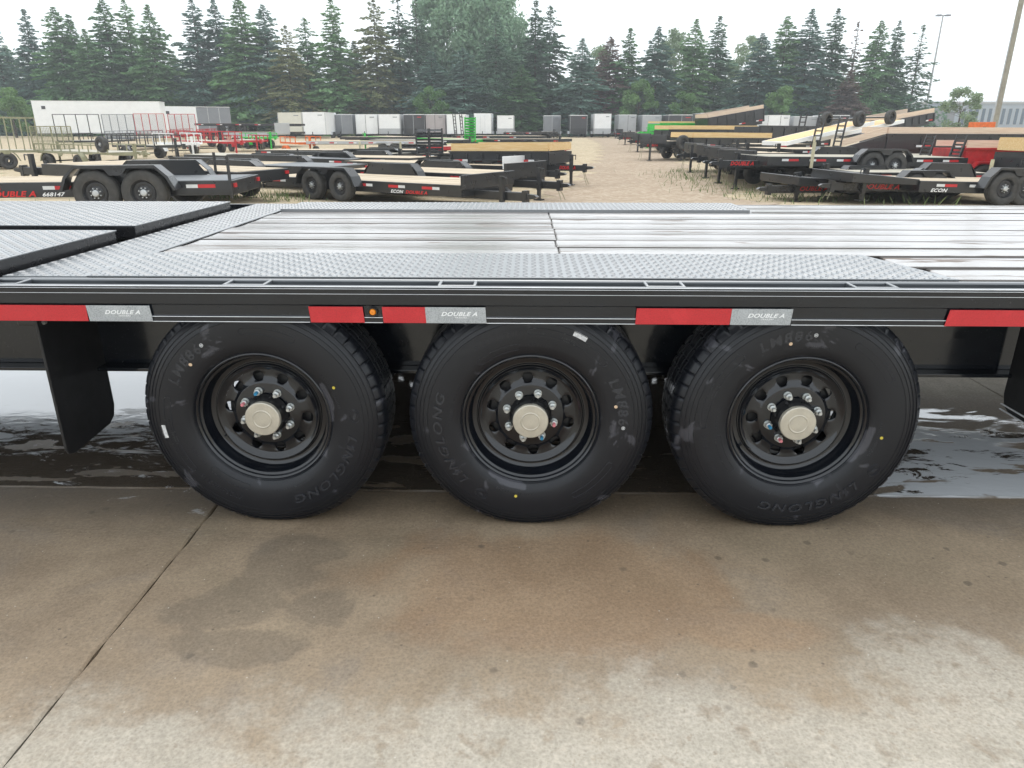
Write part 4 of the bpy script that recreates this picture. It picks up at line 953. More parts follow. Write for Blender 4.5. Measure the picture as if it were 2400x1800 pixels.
def long_box(label, xl, xr, ytop, yb, D, W=2.5, mat='white', mat2=None, split=1.0, group=None, D2=None, name='box_trailer'):
    """enclosed trailer seen broadside"""
    P = at(xl, yb, D); Q = at(xr, yb, D2 or D); d = Q-P; d.z = 0; L = d.length; zb = P.z - ground(P.x, P.y); H = at(xl, ytop, D).z - P.z
    root = empty(name, (P.x, P.y, ground(P.x, P.y))); root.rotation_euler[2] = math.atan2(d.y, d.x); tag(root, label, 'cargo trailer', group)
    put('body', MB().box(0, L*split, 0, W, zb, zb+H), M[mat], root)
    if mat2: put('rear_body', MB().box(L*split+.002, L, .01, W, zb, zb+H-.06), M[mat2], root)
    put('roof', MB().box(-.03, L+.03, -.03, W+.03, zb+H, zb+H+.06), M['white'], root); put('lower_trim', MB().box(-.02, L+.02, -.02, W, zb-.1, zb), M['lightgrey'], root)
    n = max(4, int(L/1.2))
    for i in range(1, n): put('panel_seam', MB().box(L*i/n-.012, L*i/n+.012, -.006, 0, zb, zb+H-.02), M['white'], root)
    for k in range(3): bg_wheel(root, L*.55 + k*.95, .05, .38, .38, -1, detail=False)
    put('side_door', MB().box(L*.18, L*.18+.9, -.02, 0, zb+.05, zb+H-.35), M['white'], root)
    put('vent', MB().box(L*.07, L*.07+.35, -.03, 0, zb+H-.75, zb+H-.45), M['charcoal'], root)
    return root

# ---- left rows
hauler('car_hauler', 'black tandem car hauler with pale deck and white numbers, cut by the left frame edge', (544,423,12.85), (-190,431,12.35), [236,347], R=.385, W=1.75, plate=.36, n_tape=4, tl=0,
       txt_side=[('DOUBLE A', 78, .012, .10, 'letter_red'), ('668147', 148, .015, .07, 'letter_white')], stake=((540,-.42),))
hauler('car_hauler', 'black car hauler with pale deck right behind the leftmost hauler', (556,404,15.8), (96,384,17.6), [377,437], W=1.8, tl=1.2, tall=True, n_tape=3, text=False, stake=((508,-.40),))
hauler('car_hauler', 'triple axle black hauler with long flat fender between two tandem haulers at left', (771,392,20.5), (240,378,23), [438,513,588], R=.385, tall=True, n_tape=3, plate=.3, text=False, tl=1.0)
hauler('car_hauler', 'black hauler with empty grey tail behind the triple axle hauler', (818,374,27), (430,362,28.5), [617,674], tall=True, n_tape=3, plate=.35, text=False, tl=1.0, deck='wood_grey')
hauler('car_hauler', 'tandem hauler with black headboard, nearest one right of the grassy gap', (620,412,19.3), (1081,435,16.0), [747,813], R=.36, head=.22, tl=1.25, n_tape=6, text=False, txt_side=[('ECON', 915, .012, .075, 'letter_white'), ('DOUBLE A', 950, .012, .075, 'letter_red')], stake=((617,-.30),))
hauler('car_hauler', 'black hauler with headboard and long tongue, second from the deck in the middle row', (735,393,22.3), (1182,412,18.8), [905,957], head=.30, tl=1.25, n_tape=4, text=False)
hauler('car_hauler', 'grey hauler with white headboard and one white fender in the middle row', (800,377,27), (1178,389,23), [1010,1062], head=.28, lip='white', farfender='white', tl=1.6, n_tape=4)
dump('dump_trailer', 'black dump trailer with knotty yellow side boards beside the dirt lane', (1055,384,25), (1287,386,23.6), [1132,1172], H=.36, board=.24, tl=.95)
hauler('deckover_trailer', 'long pale plank deckover trailer on three axles, left of the black stand-up ramps', (598,352,34), (985,352,32), [828,876,918], over=False, R=.38, n_tape=5, text=False, tl=0, stake=((845,.35),(940,.35)))
hauler('equipment_trailer', 'black trailer with two slatted stand-up ramps left of the yellow-sided dump trailer', (975,360,30), (1180,360,29), [1050,1100], ramps=(.95, (.0,.58), 'black_far', .54), tl=0, n_tape=2, text=False)
hauler('equipment_trailer', 'bright green equipment trailer with a green stand-up ramp', (1112,327,48), (862,319,52), [1040,1072], mat='green', ramps=(1.35, (.0,), 'green', .78), n_tape=0, text=False, tl=1.0)
hauler('car_hauler', 'red fendered hauler behind the yellow-sided dump trailer', (1000,344,38), (1262,340,37), [1095,1120], mat='red', n_tape=0, text=False, tl=1.2, deck='wood_pale', lip='red')
hauler('car_hauler', 'black tandem hauler at the lane with its wheels clear of the others', (1095,326,50), (1288,326,45), [1218,1246], n_tape=3, text=False, tl=.7, R=.38)
hauler('car_hauler', 'small black tandem trailer farthest back beside the lane at left', (1180,310,66), (1282,309,64), [1240,1258], n_tape=2, text=False, tl=.7)
hauler('equipment_trailer', 'black trailer with narrow upright ladder ramps behind the green one', (1062,318,56), (1262,319,54), [1175,1200], ramps=(1.5, (.2,1.5)), n_tape=3, text=False, tl=1.2)
hauler('car_hauler', 'dark hauler with black tongue just behind the dump trailer at the lane', (1090,352,31), (1240,354,29.5), [1150,1185], n_tape=2, tl=.9)
hauler('car_hauler', 'dark hauler with red lettered tongue, second along the lane at left', (1110,340,37), (1256,341,35.5), [1160,1195], n_tape=2, tl=.9)
hauler('deckover_trailer', 'long pale deck trailer lying low behind the slatted ramps', (717,331,45), (1010,331,43), [900,930], n_tape=6, text=False, tl=0, deck='wood_pale', mat='lightgrey')
hauler('deckover_trailer', 'pale decked trailer in front of the grey enclosed trailers at left', (796,321,52), (985,321,50), [900,925], n_tape=0, text=False, tl=0)
hauler('gooseneck_trailer', 'black gooseneck flatbed stacked high behind the red mesh gates', (455,289,62), (690,290,61), [515,540,565], zd=.75, n_tape=5, text=False, tl=0, over=True)
hauler('deckover_trailer', 'black deckover flatbed under the stacked gooseneck', (440,309,60), (690,309,59), [490,520,550], n_tape=0, text=False, tl=0, over=True)
hauler('aluminium_trailer', 'low light grey aluminium trailer behind the small red and green trailers', (523,311,58), (645,311,57), [560,585], mat='lightgrey', head=.7, lip='lightgrey', n_tape=0, text=False, tl=0, deck='wood_grey')
utility('utility_trailer', 'small red utility trailer left of the small green one', (523,327,52), (566,329,50), [545], mat='red', gate=0, rail=.3, tl=.8)
utility('utility_trailer', 'small green utility trailer beside the small red one', (562,320,56), (602,321,55), [582], mat='green', gate=0, rail=.25, tl=.8)
utility('utility_trailer', 'tiny orange trailer in front of the cream cargo trailer', (656,332,46), (692,334,45), [674], mat='orange', gate=0, rail=.3, tl=.5, R=.25)
utility('landscape_trailer', 'olive primer landscape trailer with tall mesh cage at far left', (-90,352,31), (95,352,33), [12], R=.36, gate=1.3, rail=1.35, tl=1.4)
utility('landscape_trailer', 'olive primer trailer carrying a spare wheel near the left frame edge', (80,352,33), (252,358,31), [118,190], gate=1.0, rail=.28, spare=True, tl=1.0)
utility('utility_trailer', 'utility trailer with black barred ramp gate in front of the white box trailer', (135,330,48), ('away',4), [], mat='black_far', gate=1.6, rail=.4, W=3.0, fine=False)
utility('utility_trailer', 'utility trailer with grey mesh ramp gate in front of the white box trailer', (247,322,52), ('away',4), [], mat='grey', gate=1.5, rail=.4, W=2.2, mmat='lightgrey')
utility('utility_trailer', 'utility trailer with the left one of two red mesh gates', (321,320,56), ('away',4), [], mat='red', gate=1.6, rail=.4, W=2.3, mmat='taupe')
utility('utility_trailer', 'utility trailer with the right one of two red mesh gates', (400,316,58), ('away',4), [], mat='red', gate=1.5, rail=.4, W=2.1, mmat='taupe')
utility('utility_trailer', 'black railed utility trailer right of the spare wheel', (262,340,40), (362,341,39), [300], mat='black_far', gate=0, rail=.5, tl=1.0)
utility('utility_trailer', 'white railed utility trailer between the black and red railed ones', (358,333,44), (408,335,43), [382], mat='white', gate=0, rail=.5, tl=.8)
utility('utility_trailer', 'long red railed utility trailer below the right red gate', (405,328,48), (512,332,46), [455], mat='red', gate=0, rail=.55, tl=.9)
long_box('long white enclosed trailer seen broadside at upper left', 88, 384, 237, 311, 76, D2=79)
long_box('white enclosed trailer with dark grey rear half beside the long white one', 384, 545, 250, 308, 84, mat2='grey', split=.5, D2=88)
hauler('car_hauler', 'slim black tandem hauler between the pale deckover and the grassy gap haulers', (648,366,30), (960,371,27.2), [765,812], tall=True, n_tape=4, text=False, tl=.8, stake=((700,-.3),))
hauler('car_hauler', 'low black hauler just in front of the long pale deckover', (690,358,33), (905,361,30.5), [770,805], n_tape=3, text=False, tl=.6, deck='wood_grey')
hauler('car_hauler', 'narrow black flatbed beyond the green equipment trailer', (860,327,46), (1085,328,45), [960,990], n_tape=4, text=False, tl=.5, deck='wood_grey')
# ---- back row of enclosed trailers
enclosed('cream box trailer, leftmost of the back row fronts', 650, 712, 264, 90, mat='cream', nose='flat', band=None, roof='cream', lean=R_(-14))
enclosed('tall white box trailer beside the cream one', 711, 764, 263, 88, mat='white', nose='flat', band=None)
enclosed('dark grey wedge nosed cargo trailer right of the tall white box', 780, 824, 268, 92, mat='grey')
enclosed('white wedge nosed cargo trailer with black corner trim', 832, 884, 268, 92, mat='white', band=None)
enclosed('white flat nosed cargo trailer between the white wedge and the black wedge', 888, 938, 268, 92, mat='white', nose='flat', band='lightgrey')
enclosed('black wedge nosed cargo trailer left of the taupe one', 945, 994, 268, 92, mat='charcoal', band='black_far')
enclosed('taupe wedge nosed cargo trailer in the back row', 997, 1043, 268, 92, mat='taupe', band=None)
enclosed('white flat nosed cargo trailer left of the green ramp', 1047, 1092, 268, 92, mat='white', nose='flat', band=None)
enclosed('white cargo trailer showing its double rear doors', 1111, 1152, 266, 94, mat='white', nose='flat', band=None, doors=True)
enclosed('low white cargo trailer behind the black tandem hauler', 1165, 1204, 271, 94, mat='white', nose='flat', band='lightgrey')
enclosed('mid grey cargo trailer just left of the lane end', 1274, 1314, 271, 97, mat='grey', nose='v', band='grey')
enclosed('black cargo trailer standing at the end of the lane', 1336, 1376, 270, 95, mat='charcoal', nose='flat', band='black_far')
enclosed('tall white cargo trailer at the end of the lane', 1392, 1432, 267, 94, mat='white', nose='flat', band='lightgrey')
enclosed('pale grey wedge nosed trailer first right of the tall white lane one', 1450, 1492, 269, 96, mat='lightgrey', band=None)
enclosed('light grey flat nosed trailer above the red lettered gooseneck', 1505, 1549, 270, 96, mat='lightgrey', nose='flat', band=None)
enclosed('black wedge nosed trailer with white roof above the green dump box', 1568, 1624, 269, 93, mat='charcoal', band='black_far')
enclosed('grey trailer with white roof left of the raised dump box', 1640, 1676, 265, 95, mat='grey', nose='flat', band=None)
enclosed('white trailer half hidden by the raised dump box', 1690, 1745, 270, 95, mat='white', nose='flat', band=None)
enclosed('white wedge nosed trailer right of the raised dump box', 1802, 1852, 270, 92, mat='white', band=None)
enclosed('light grey trailer behind the upright ladder ramps', 1858, 1920, 273, 93, mat='lightgrey', nose='flat', band='charcoal')
enclosed('dark trailer with white roof right of the ladder ramps', 1938, 1992, 270, 90, mat='charcoal', band='black_far')
enclosed('slate grey low trailer behind the tilted decks', 2002, 2060, 274, 92, mat='grey', nose='flat', band=None, roof='grey')
enclosed('white low trailer at the right end of the back row', 2072, 2130, 272, 90, mat='white', nose='flat', band='lightgrey')
# ---- right rows (tongues point at the lane)
hauler('car_hauler', 'black tandem hauler with long front panel in the lower right corner', (2650,434,17.6), (2158,424,17), [2340,2391], R=.38, front_box=1.6, tl=1.75, n_tape=6, txt_side=[('ECON', 2225, .012, .08, 'letter_white')])
hauler('car_hauler', 'low black hauler under the stacked tandem at right, red lettered tongue', (2250,426,18.9), (1985,428,18.3), [2130,2180], front_box=1.25, tl=1.7, n_tape=3)
hauler('car_hauler', 'black tandem hauler stacked on a lower trailer, wheels in plain view at right', (2270,370,22), (1800,367,21), [2035,2088], R=.37, zd=.58, tl=1.1, n_tape=7, deck='wood_grey', ramps=(.62, (.3,1.6)), stake=((1903,.4),), jack=False)
hauler('car_hauler', 'black hauler with half hidden tyre between the stacked one and the corner one', (2330,406,19.8), (2010,404,19.5), [2165,2212], n_tape=4, tl=1.0, deck='wood_grey', text=False, stake=((2318,.35),))
hauler('car_hauler', 'dark hauler with headboard, first of four tongues past the weeds', (1950,373,23), (1772,374,22.3), [1870,1912], head=.25, tl=.55, n_tape=0, text=False)
hauler('car_hauler', 'dark hauler with headboard, second of four tongues past the weeds', (1910,366,25.2), (1727,366,24.6), [1822,1862], head=.25, tl=.55, n_tape=0, text=False)
hauler('car_hauler', 'dark hauler with headboard, third of four tongues past the weeds', (1870,359,27.6), (1692,359,27), [1785,1822], head=.25, tl=.55, n_tape=0, text=False)
hauler('car_hauler', 'dark hauler with headboard, fourth of four tongues past the weeds', (1830,352,30.5), (1650,352,30), [1745,1782], head=.25, tl=.55, n_tape=0, text=False)
dump('dump_trailer', 'black dump trailer with yellow side board and spare wheel beside the four tongues', (1808,346,41), (1622,346,39), [1700,1730], H=.44, board=.26, tl=.5, spare=True)
dump('dump_trailer', 'black dump trailer with yellow board below the green box', (1775,320,50), (1568,320,48), [1650,1680], H=.38, board=.24, tl=.5)
dump('dump_trailer', 'dump trailer with its long box raised high toward the right', (1792,284,56), (1660,307,55), [], H=.85, board=.25, wood='wood_pink', wheels=False, tl=0, zd=.2, n_tape=3)
dump('dump_trailer', 'green dump trailer peeking out above the black ones', (1640,308,58), (1546,308,57), [1590], mat='green', H=.55, board=.12, tl=1.2, n_tape=0, text=False)
dump('dump_trailer', 'tall plain black dump box with ladder ramps in front', (1945,342,43), (1775,342,41), [1850,1880], H=1.0, board=0, tl=1.5, n_tape=2)
hauler('gooseneck_trailer', 'black gooseneck trailer with dark neck nearest the white lane trailer', (1600,311,74), (1492,311,73), [1560], n_tape=2, tl=.8, text=False, over=True)
hauler('gooseneck_trailer', 'black gooseneck trailer with red lettering high on its neck', (1650,315,62), (1530,315,60), [1600], n_tape=2, tl=.8, over=True)
for i, (tx, ty, td, lab) in enumerate(((1460,309,88,'black tongue front trailer nearest the white lane trailer at right'), (1488,318,65,'black tongue front trailer, second along the lane at right'), (1525,324,50,'black tongue front trailer, third along the lane at right'), (1562,331,39,'red lettered tongue trailer just before the four headboard haulers'))):
    hauler('car_hauler', lab, (tx+130, ty, td+2), (tx, ty, td), [tx+70, tx+100], n_tape=1, tl=1.1, head=.3)
hauler('car_hauler', 'low black hauler with arched fender behind the four headboard haulers', (1965,352,32), (1752,352,31.5), [1840,1878], tall=True, n_tape=3, text=False, tl=.5, deck='wood_grey')
hauler('car_hauler', 'low black hauler with pale deck under the tilted white trailers', (2060,350,28.5), (1860,350,28), [1950,1992], tall=True, n_tape=4, text=False, tl=.6, stake=((1905,.45),))
hauler('car_hauler', 'black hauler half under the pink boarded dump trailer', (2260,366,24.5), (2040,364,24), [2150,2192], tall=True, n_tape=4, text=False, tl=.6, deck='wood_grey')
hauler('car_hauler', 'white framed trailer lying tilted with its wheel above the deck, left one', (2050,284,34), (1845,332,31), [2005], W=1.3, mat='white', deck='wood_yellow', zd=.15, hubz=.42, R=.32, n_tape=0, tl=0, fend=False)
hauler('car_hauler', 'white framed trailer lying tilted with its wheel above the deck, right one', (2120,280,37), (1925,322,34), [2078], W=1.3, mat='white', deck='wood_yellow', zd=.15, hubz=.42, R=.32, n_tape=0, tl=0, fend=False)
hauler('equipment_trailer', 'hauler with tall black ladder ramps in front of the plain dump box', (1975,348,30), (1800,348,29), [1870,1905], ramps=(1.15, (.1,1.4)), tl=1.0, n_tape=3, text=False)
hauler('equipment_trailer', 'hauler with tall black ladder ramps behind the first pair', (1925,338,34.5), (1770,338,33.5), [1850,1880], ramps=(1.3, (.1,1.4)), tl=1.0, n_tape=2, text=False)
dump('dump_trailer', 'long black dump trailer with pink wood boards and sloped front at right edge', (2560,352,27), (2072,350,27), [2300,2350], H=.48, board=.22, wood='wood_pink', wedge=1.5, tl=0, n_tape=5)
dump('dump_trailer', 'dump box raised above the sloped boards at right', (2190,284,46), (2085,303,45), [], H=.45, board=.25, wood='wood_pink', wheels=False, tl=0, zd=.2, n_tape=1)
dump('dump_trailer', 'bright red dump trailer with fender and big tyre at right edge', (2252,392,22.3), (2520,394,22), [2302,2365], mat='red', H=.50, board=.18, wood='wood_pink', tl=0, n_tape=0, R=.38, ribs=3)
dump('dump_trailer', 'black dump trailer with stacked yellow boards cut by the right frame edge', (2800,404,19.7), (2455,402,19.4), [2560], H=.42, board=.34, wood='wood_yellow', tl=.5, n_tape=1, text=False)
hauler('car_hauler', 'black trailer with red decals far right below the warehouse', (2480,302,62), (2215,301,60), [2330,2360], n_tape=6, tl=1.0)
hauler('car_hauler', 'black trailer with orange crate end in front of the pale pole', (2560,306,52), (2330,305,50), [2420,2450], n_tape=4, tl=.6, head=.5, lip='orange')

# ================================================================== far buildings, poles
def warehouse():
    A = at(2160, 292, 165); root = empty('warehouse', (A.x, 165, 0)); tag(root, 'long pale blue-grey warehouse with tall windows on the far right', 'building')
    put('wall', MB().box(0, 46, 0, 18, 0, 5.9), M['wallblue'], root); put('roof', MB().box(-.3, 46.3, -.3, 18.3, 5.9, 6.3), M['lightgrey'], root)
    put('entrance_block', MB().box(0, 6, -1.2, 0, 0, 5.2), M['grey'], root)
    for i in range(26):
        x = 8 + i*1.4; w_ = put('window', MB().box(x, x+.85, -.06, -.002, 1.6, 5.0), M['lightgrey'], root); put('pane', MB().box(x+.08, x+.77, -.075, -.061, 1.7, 4.9), M['glass'], w_)
M['wallblue'] = paint('pale_blue_cladding', (0.38, 0.43, 0.48), 0.6, var=0.05, nscale=.3); M['glass'] = paint('window_glass', (0.10, 0.14, 0.18), 0.1, var=0.2)
warehouse()
p0 = at(2163, 293, 110); root = empty('light_pole', (p0.x, 110, 0)); tag(root, 'tall thin grey floodlight pole with short crossbar lamp head', 'light pole')
ztop = at(2222, 36, 110).z
put('pole', MB().tube((0,0,0), (0,0,ztop), .16, 10, .09).mesh('pole', 60), M['lightgrey'], root)
hd = put('lamp_arm', MB().bar((-.75,0,ztop), (.75,0,ztop), .10, .10), M['grey'], root)
for s in (-.62, .62): put('lamp_head', MB().prism([(s-.35,ztop-.10),(s+.35,ztop-.10),(s+.28,ztop+.10),(s-.28,ztop+.10)], -.25, .25), M['grey'], hd)
p0 = at(2330, 296, 62); root = empty('utility_pole', (p0.x, 62, ground(p0.x, 62))); tag(root, 'thick weathered wooden utility pole near the right frame edge', 'utility pole')
put('pole', MB().tube((0,0,0), (0,0,16), .24, 12, .17).mesh('pole', 60), M['concrete_pole'], root)
put('conduit', MB().tube((-.25,-.05,0), (-.215,-.05,9), .045, 6), M['lightgrey'], root)
put('crossarm', MB().box(-1.1, 1.1, -.25, -.12, 14.8, 15.0), M['concrete_pole'], root)

# ================================================================== trees
def cards(P, D1, D2):
    """quads centred at P spanned by half vectors D1, D2"""
    n = len(P); V = np.empty((n, 4, 3)); V[:,0] = P-D1; V[:,1] = P+D2*.6; V[:,2] = P+D1; V[:,3] = P-D2*.6
    return V.reshape(-1, 3), np.arange(n*4).reshape(-1, 4)
def np_mesh(name, V, F):
    me = bpy.data.meshes.new(name); me.vertices.add(len(V)); me.vertices.foreach_set('co', V.astype(np.float32).ravel())
    nf = len(F); k = F.shape[1]; me.loops.add(nf*k); me.loops.foreach_set('vertex_index', F.astype(np.int32).ravel()); me.polygons.add(nf)
    me.polygons.foreach_set('loop_start', (np.arange(nf)*k).astype(np.int32)); me.update(calc_edges=True); return me
def spruce_mesh(seed, H=18.0, R0=2.9, dens=1.0, ragged=.25, bare=0.0, sparse_top=.5, tw=False):
    r = np.random.default_rng(seed); Ps = []; A1 = []; A2 = []; tb_ = MB(); tb_.tube((0,0,0), (0,0,H*.55), .22, 8, .12); tb_.tube((0,0,H*.55), (0,0,H), .12, 6, .015)
    z = .6; lob = r.uniform(0, 6.28, 3); gap = r.uniform(.2, .8)
    while z < H-.15:
        t = z/H; R = R0*(1.85*(1-t)**.85 if t > .25 else 1.85*(.75**.85)*(.82+.18*t/.25))*(0.9+.2*math.sin(z*1.3+lob[0]))*(.35+.65*min(1, t/.05+.5)); R = max(R, .18)
        nb = int(r.integers(6, 9)) if t < .8 else 5
        a0 = r.uniform(0, 6.28)
        for b_ in range(nb):
            if r.random() < bare*(.4+.9*t if not tw else 1): 
                a = a0 + 6.283*b_/nb; Lb = R*r.uniform(.5, 1.0); tb_.tube((0,0,z), (Lb*math.cos(a), Lb*math.sin(a), z - .1*Lb + r.uniform(-.1,.3)), .035, 4, .01)
                continue
            a = a0 + 6.283*b_/nb + r.normal(0, .2); Lb = R*(1 + r.normal(0, ragged)); Lb = max(Lb, .15)
            up = np.interp(t, [0, .5, .85, 1], [-.22, -.05, .25, .9]) + r.normal(0, .08)
            n = max(4, int(Lb/.095*dens)); s = r.random(n)**.62; s = .12+.95*s
            dirv = np.array([math.cos(a), math.sin(a), 0]); side = np.array([-math.sin(a), math.cos(a), 0])
            droop = -.16*(s**2)*Lb + .10*np.maximum(0, s-.8)*Lb
            wdt = .34*Lb*(1-.6*s)+.14
            P = dirv*(s*Lb)[:,None] + side*(r.normal(0, 1, n)*wdt*.55)[:,None]; P[:,2] += z + up*s*Lb + droop + r.normal(0, .06, n)
            sz = r.uniform(.24, .48, n)*(1.0 if t < .75 else .75)
            d1 = dirv + side*r.normal(0, .9, n)[:,None] + np.array([0,0,1])*r.normal(-.25, .25, n)[:,None]; d1 /= np.linalg.norm(d1, axis=1)[:,None]
            d2 = np.cross(d1, np.array([0,0,1]) + r.normal(0, .55, (n,3))); d2 /= np.linalg.norm(d2, axis=1)[:,None]
            Ps.append(P); A1.append(d1*sz[:,None]); A2.append(d2*(sz*.62)[:,None])
        z += r.uniform(.30, .48)*(1.15-.35*t)
    if Ps: V, F = cards(np.concatenate(Ps), np.concatenate(A1), np.concatenate(A2)); crown = np_mesh('crown', V, F)
    else: crown = None
    return tb_.mesh('trunk', 60), crown
def leafy_mesh(seed, H, R, n_cl=60, per=150, leaf=.20, trunk=.25, base=.3, shape=1.0):
    r = np.random.default_rng(seed); tb_ = MB(); tb_.tube((0,0,0), (0,0,H*.5), trunk, 8, trunk*.6); Ps = []; A1 = []; A2 = []
    for k in range(n_cl):
        u = r.random(); z = H*(base + (1-base)*u*.97); prof = math.sin(math.pi*min(1, max(0.03, (u*.86+.10)))**shape)**.7
        a = r.uniform(0, 6.28); rr = R*prof*math.sqrt(r.uniform(.15, 1)); c = np.array([rr*math.cos(a), rr*math.sin(a), z]); cr = R*r.uniform(.20, .34)
        tb_.tube((0,0,min(z*.75, H*.5)), tuple(c*.9), trunk*.16, 5, .012)
        n = int(per*r.uniform(.7, 1.3)); q = r.normal(0, 1, (n,3)); q /= np.linalg.norm(q, axis=1)[:,None]; q *= (r.random(n)**.4)[:,None]*cr; q[:,2] *= .75
        d1 = r.normal(0, 1, (n,3)); d1 /= np.linalg.norm(d1, axis=1)[:,None]; d2 = np.cross(d1, r.normal(0, 1, (n,3))); d2 /= np.linalg.norm(d2, axis=1)[:,None]
        s = r.uniform(.6, 1.3, n)*leaf; Ps.append(c+q); A1.append(d1*s[:,None]); A2.append(d2*(s*.7)[:,None])
    V, F = cards(np.concatenate(Ps), np.concatenate(A1), np.concatenate(A2))
    return tb_.mesh('trunk', 60), np_mesh('crown', V, F)
SPR = [spruce_mesh(s, R0=R0, dens=d, ragged=rg, bare=br) for s, R0, d, rg, br in ((1,3.2,1.5,.2,0), (2,2.9,1.4,.25,.03), (3,3.4,1.5,.3,.05), (4,2.6,1.3,.28,.06), (5,3.0,1.25,.35,.14), (6,2.7,1.0,.4,.25))]
DEAD = spruce_mesh(9, R0=1.9, dens=.35, ragged=.4, bare=.75, tw=True); SPARSE = spruce_mesh(10, R0=2.1, dens=.7, ragged=.45, bare=.45)
ORD = ['first','second','third','fourth','fifth','sixth','seventh','eighth','ninth','tenth','eleventh','twelfth','thirteenth','fourteenth','fifteenth','sixteenth','seventeenth','eighteenth','nineteenth','twentieth','twenty-first','twenty-second','twenty-third','twenty-fourth','twenty-fifth','twenty-sixth','twenty-seventh','twenty-eighth','twenty-ninth','thirtieth','thirty-first','thirty-second','thirty-third','thirty-fourth','thirty-fifth','thirty-sixth']
def plant_tree(name, label, cat, xp, ytop, D, meshes, mat, wid=1.0, Hmesh=18.0, group=None, zbase=None, fixed=None):
    b = at(xp, 300, D); gx = b.x
    # the trunk is vertical: find the x whose top projects at xp
    for _ in range(6):
        g0 = ground(gx, D) if zbase is None else zbase; H = 1.0
        lo, hi = 1.0, 40.0
        for _2 in range(30):
            mid = (lo+hi)/2
            if px((gx, D, g0+mid))[1] > ytop: lo = mid
            else: hi = mid
        gx += (xp - px((gx, D, g0+lo))[0])*D/FPX*.94
    root = empty(name, (gx, D, g0)); tag(root, label, cat, group)
    k = lo/Hmesh; root.scale = (wid*(k**.5), wid*(k**.5), k) if fixed is None else (fixed, fixed, k); root.rotation_euler[2] = random.uniform(0, 6.28)
    put('trunk', meshes[0], M['bark'], root)
    if meshes[1]: put('crown', meshes[1], M[mat], root)
    return root
row = [(-20,60,112,4,'spruce_blue',1.0),(54,22,112,3,'spruce_blue',.95),(122,14,108,2,'spruce_green',1.0),(158,34,110,0,'spruce_green',.9),(196,66,106,1,'spruce_green',.95),(236,-6,110,2,'spruce_green',.95),(288,-4,112,3,'spruce_green',.9),(343,8,108,1,'spruce_green',1.0),
       (402,120,116,0,'spruce_green',1.0),(447,-4,110,3,'spruce_blue',1.0),(498,-8,112,1,'spruce_blue',.9),(556,-14,108,0,'spruce_green',1.05),(614,8,110,2,'spruce_blue',1.0),(668,60,106,4,'spruce_olive',.9),(712,42,111,4,'spruce_green',.9),(774,-6,108,3,'spruce_green',1.0),
       (828,96,114,0,'spruce_dark',1.0),(874,-4,109,4,'spruce_olive',.95),(930,-18,112,5,'spruce_dark',.9),(972,-24,114,5,'spruce_dark',.9),(1010,120,106,0,'spruce_blue',1.2),(1085,110,106,2,'spruce_blue',1.2),(1162,28,106,4,'spruce_dark',.8),(1256,2,109,3,'spruce_dark',.95),(1290,14,112,4,'spruce_dark',.9),(1222,150,104,1,'spruce_green',1.2),
       (1366,88,106,1,'spruce_blue',1.1),(1432,84,112,2,'spruce_brown',.95),(1478,66,110,3,'spruce_green',1.0),(1545,60,106,1,'spruce_blue',1.05),(1634,42,108,1,'spruce_green',.95),(1688,38,110,3,'spruce_dark',1.0),(1788,76,106,2,'spruce_blue',1.05),(1848,36,109,2,'spruce_green',1.0),(1906,18,108,1,'spruce_blue',1.0),(1966,20,110,3,'spruce_dark',.95)]
look = {'spruce_blue':'blue-green', 'spruce_green':'fresh green', 'spruce_dark':'dark sparse', 'spruce_olive':'olive tinted', 'spruce_brown':'browned'}
row_s = sorted(row, key=lambda q: q[0])
for i, (xp, yt, D, v, mt, wd) in enumerate(row_s):
    plant_tree('spruce_tree', '%s spruce, %s from the left in the tree row' % (look[mt], ORD[i]), 'tree', xp, yt, D, SPR[v], mt, wd*1.10, group='spruces behind the yard')
fill = [(x + random.uniform(-14, 14), random.uniform(95, 150) if x < 1290 else random.uniform(140, 185)) for x in list(range(10, 960, 52)) + [1235, 1330] + list(range(1352, 2140, 58))]
for i, (xp, yt) in enumerate(fill):
    plant_tree('spruce_tree', 'half hidden spruce of the second row, %s from the left behind the front trees' % ORD[i], 'tree', xp, yt, random.uniform(118, 126), SPR[random.randrange(5)], random.choice(['spruce_blue','spruce_green','spruce_green','spruce_dark']), 1.3, group='spruces behind the yard')
plant_tree('dead_spruce', 'bare grey dead spruce with brown lower twigs among the right trees', 'tree', 2014, 50, 108, DEAD, 'spruce_brown', 1.0)
plant_tree('spruce_tree', 'dark spruce with bent tip right of the dead one', 'tree', 2068, 46, 108, SPR[2], 'spruce_green', .85)
plant_tree('spruce_tree', 'slim dark spruce second right of the dead one', 'tree', 2110, 48, 109, SPR[3], 'spruce_dark', .8)
plant_tree('spruce_tree', 'ragged nearly bare spruce at the right end of the tree row', 'tree', 2166, 58, 106, SPARSE, 'spruce_dark', .95)
plant_tree('browned_spruce', 'short rusty brown spruce below the dead one', 'tree', 1995, 165, 102, SPR[0], 'spruce_brown', 1.0)
plant_tree('broadleaf_tree', 'huge silvery green poplar rising above the spruces in the middle', 'tree', 1095, -75, 120, leafy_mesh(21, 18, 7.2, 150, 330, .30, .3, .22), 'leaf_silver', 1.0, 18)
plant_tree('broadleaf_tree', 'silvery poplar crown on the right flank of the huge one', 'tree', 1195, 40, 121, leafy_mesh(22, 18, 4.4, 80, 300, .29, .25, .25), 'leaf_silver', 1.0, 18)
plant_tree('broadleaf_tree', 'pale thin poplar between the spruces right of the lane, left one', 'tree', 1592, 72, 122, leafy_mesh(23, 14, 3.6, 45, 150, .22, .25, .25), 'leaf_pale', 1.0, 14)
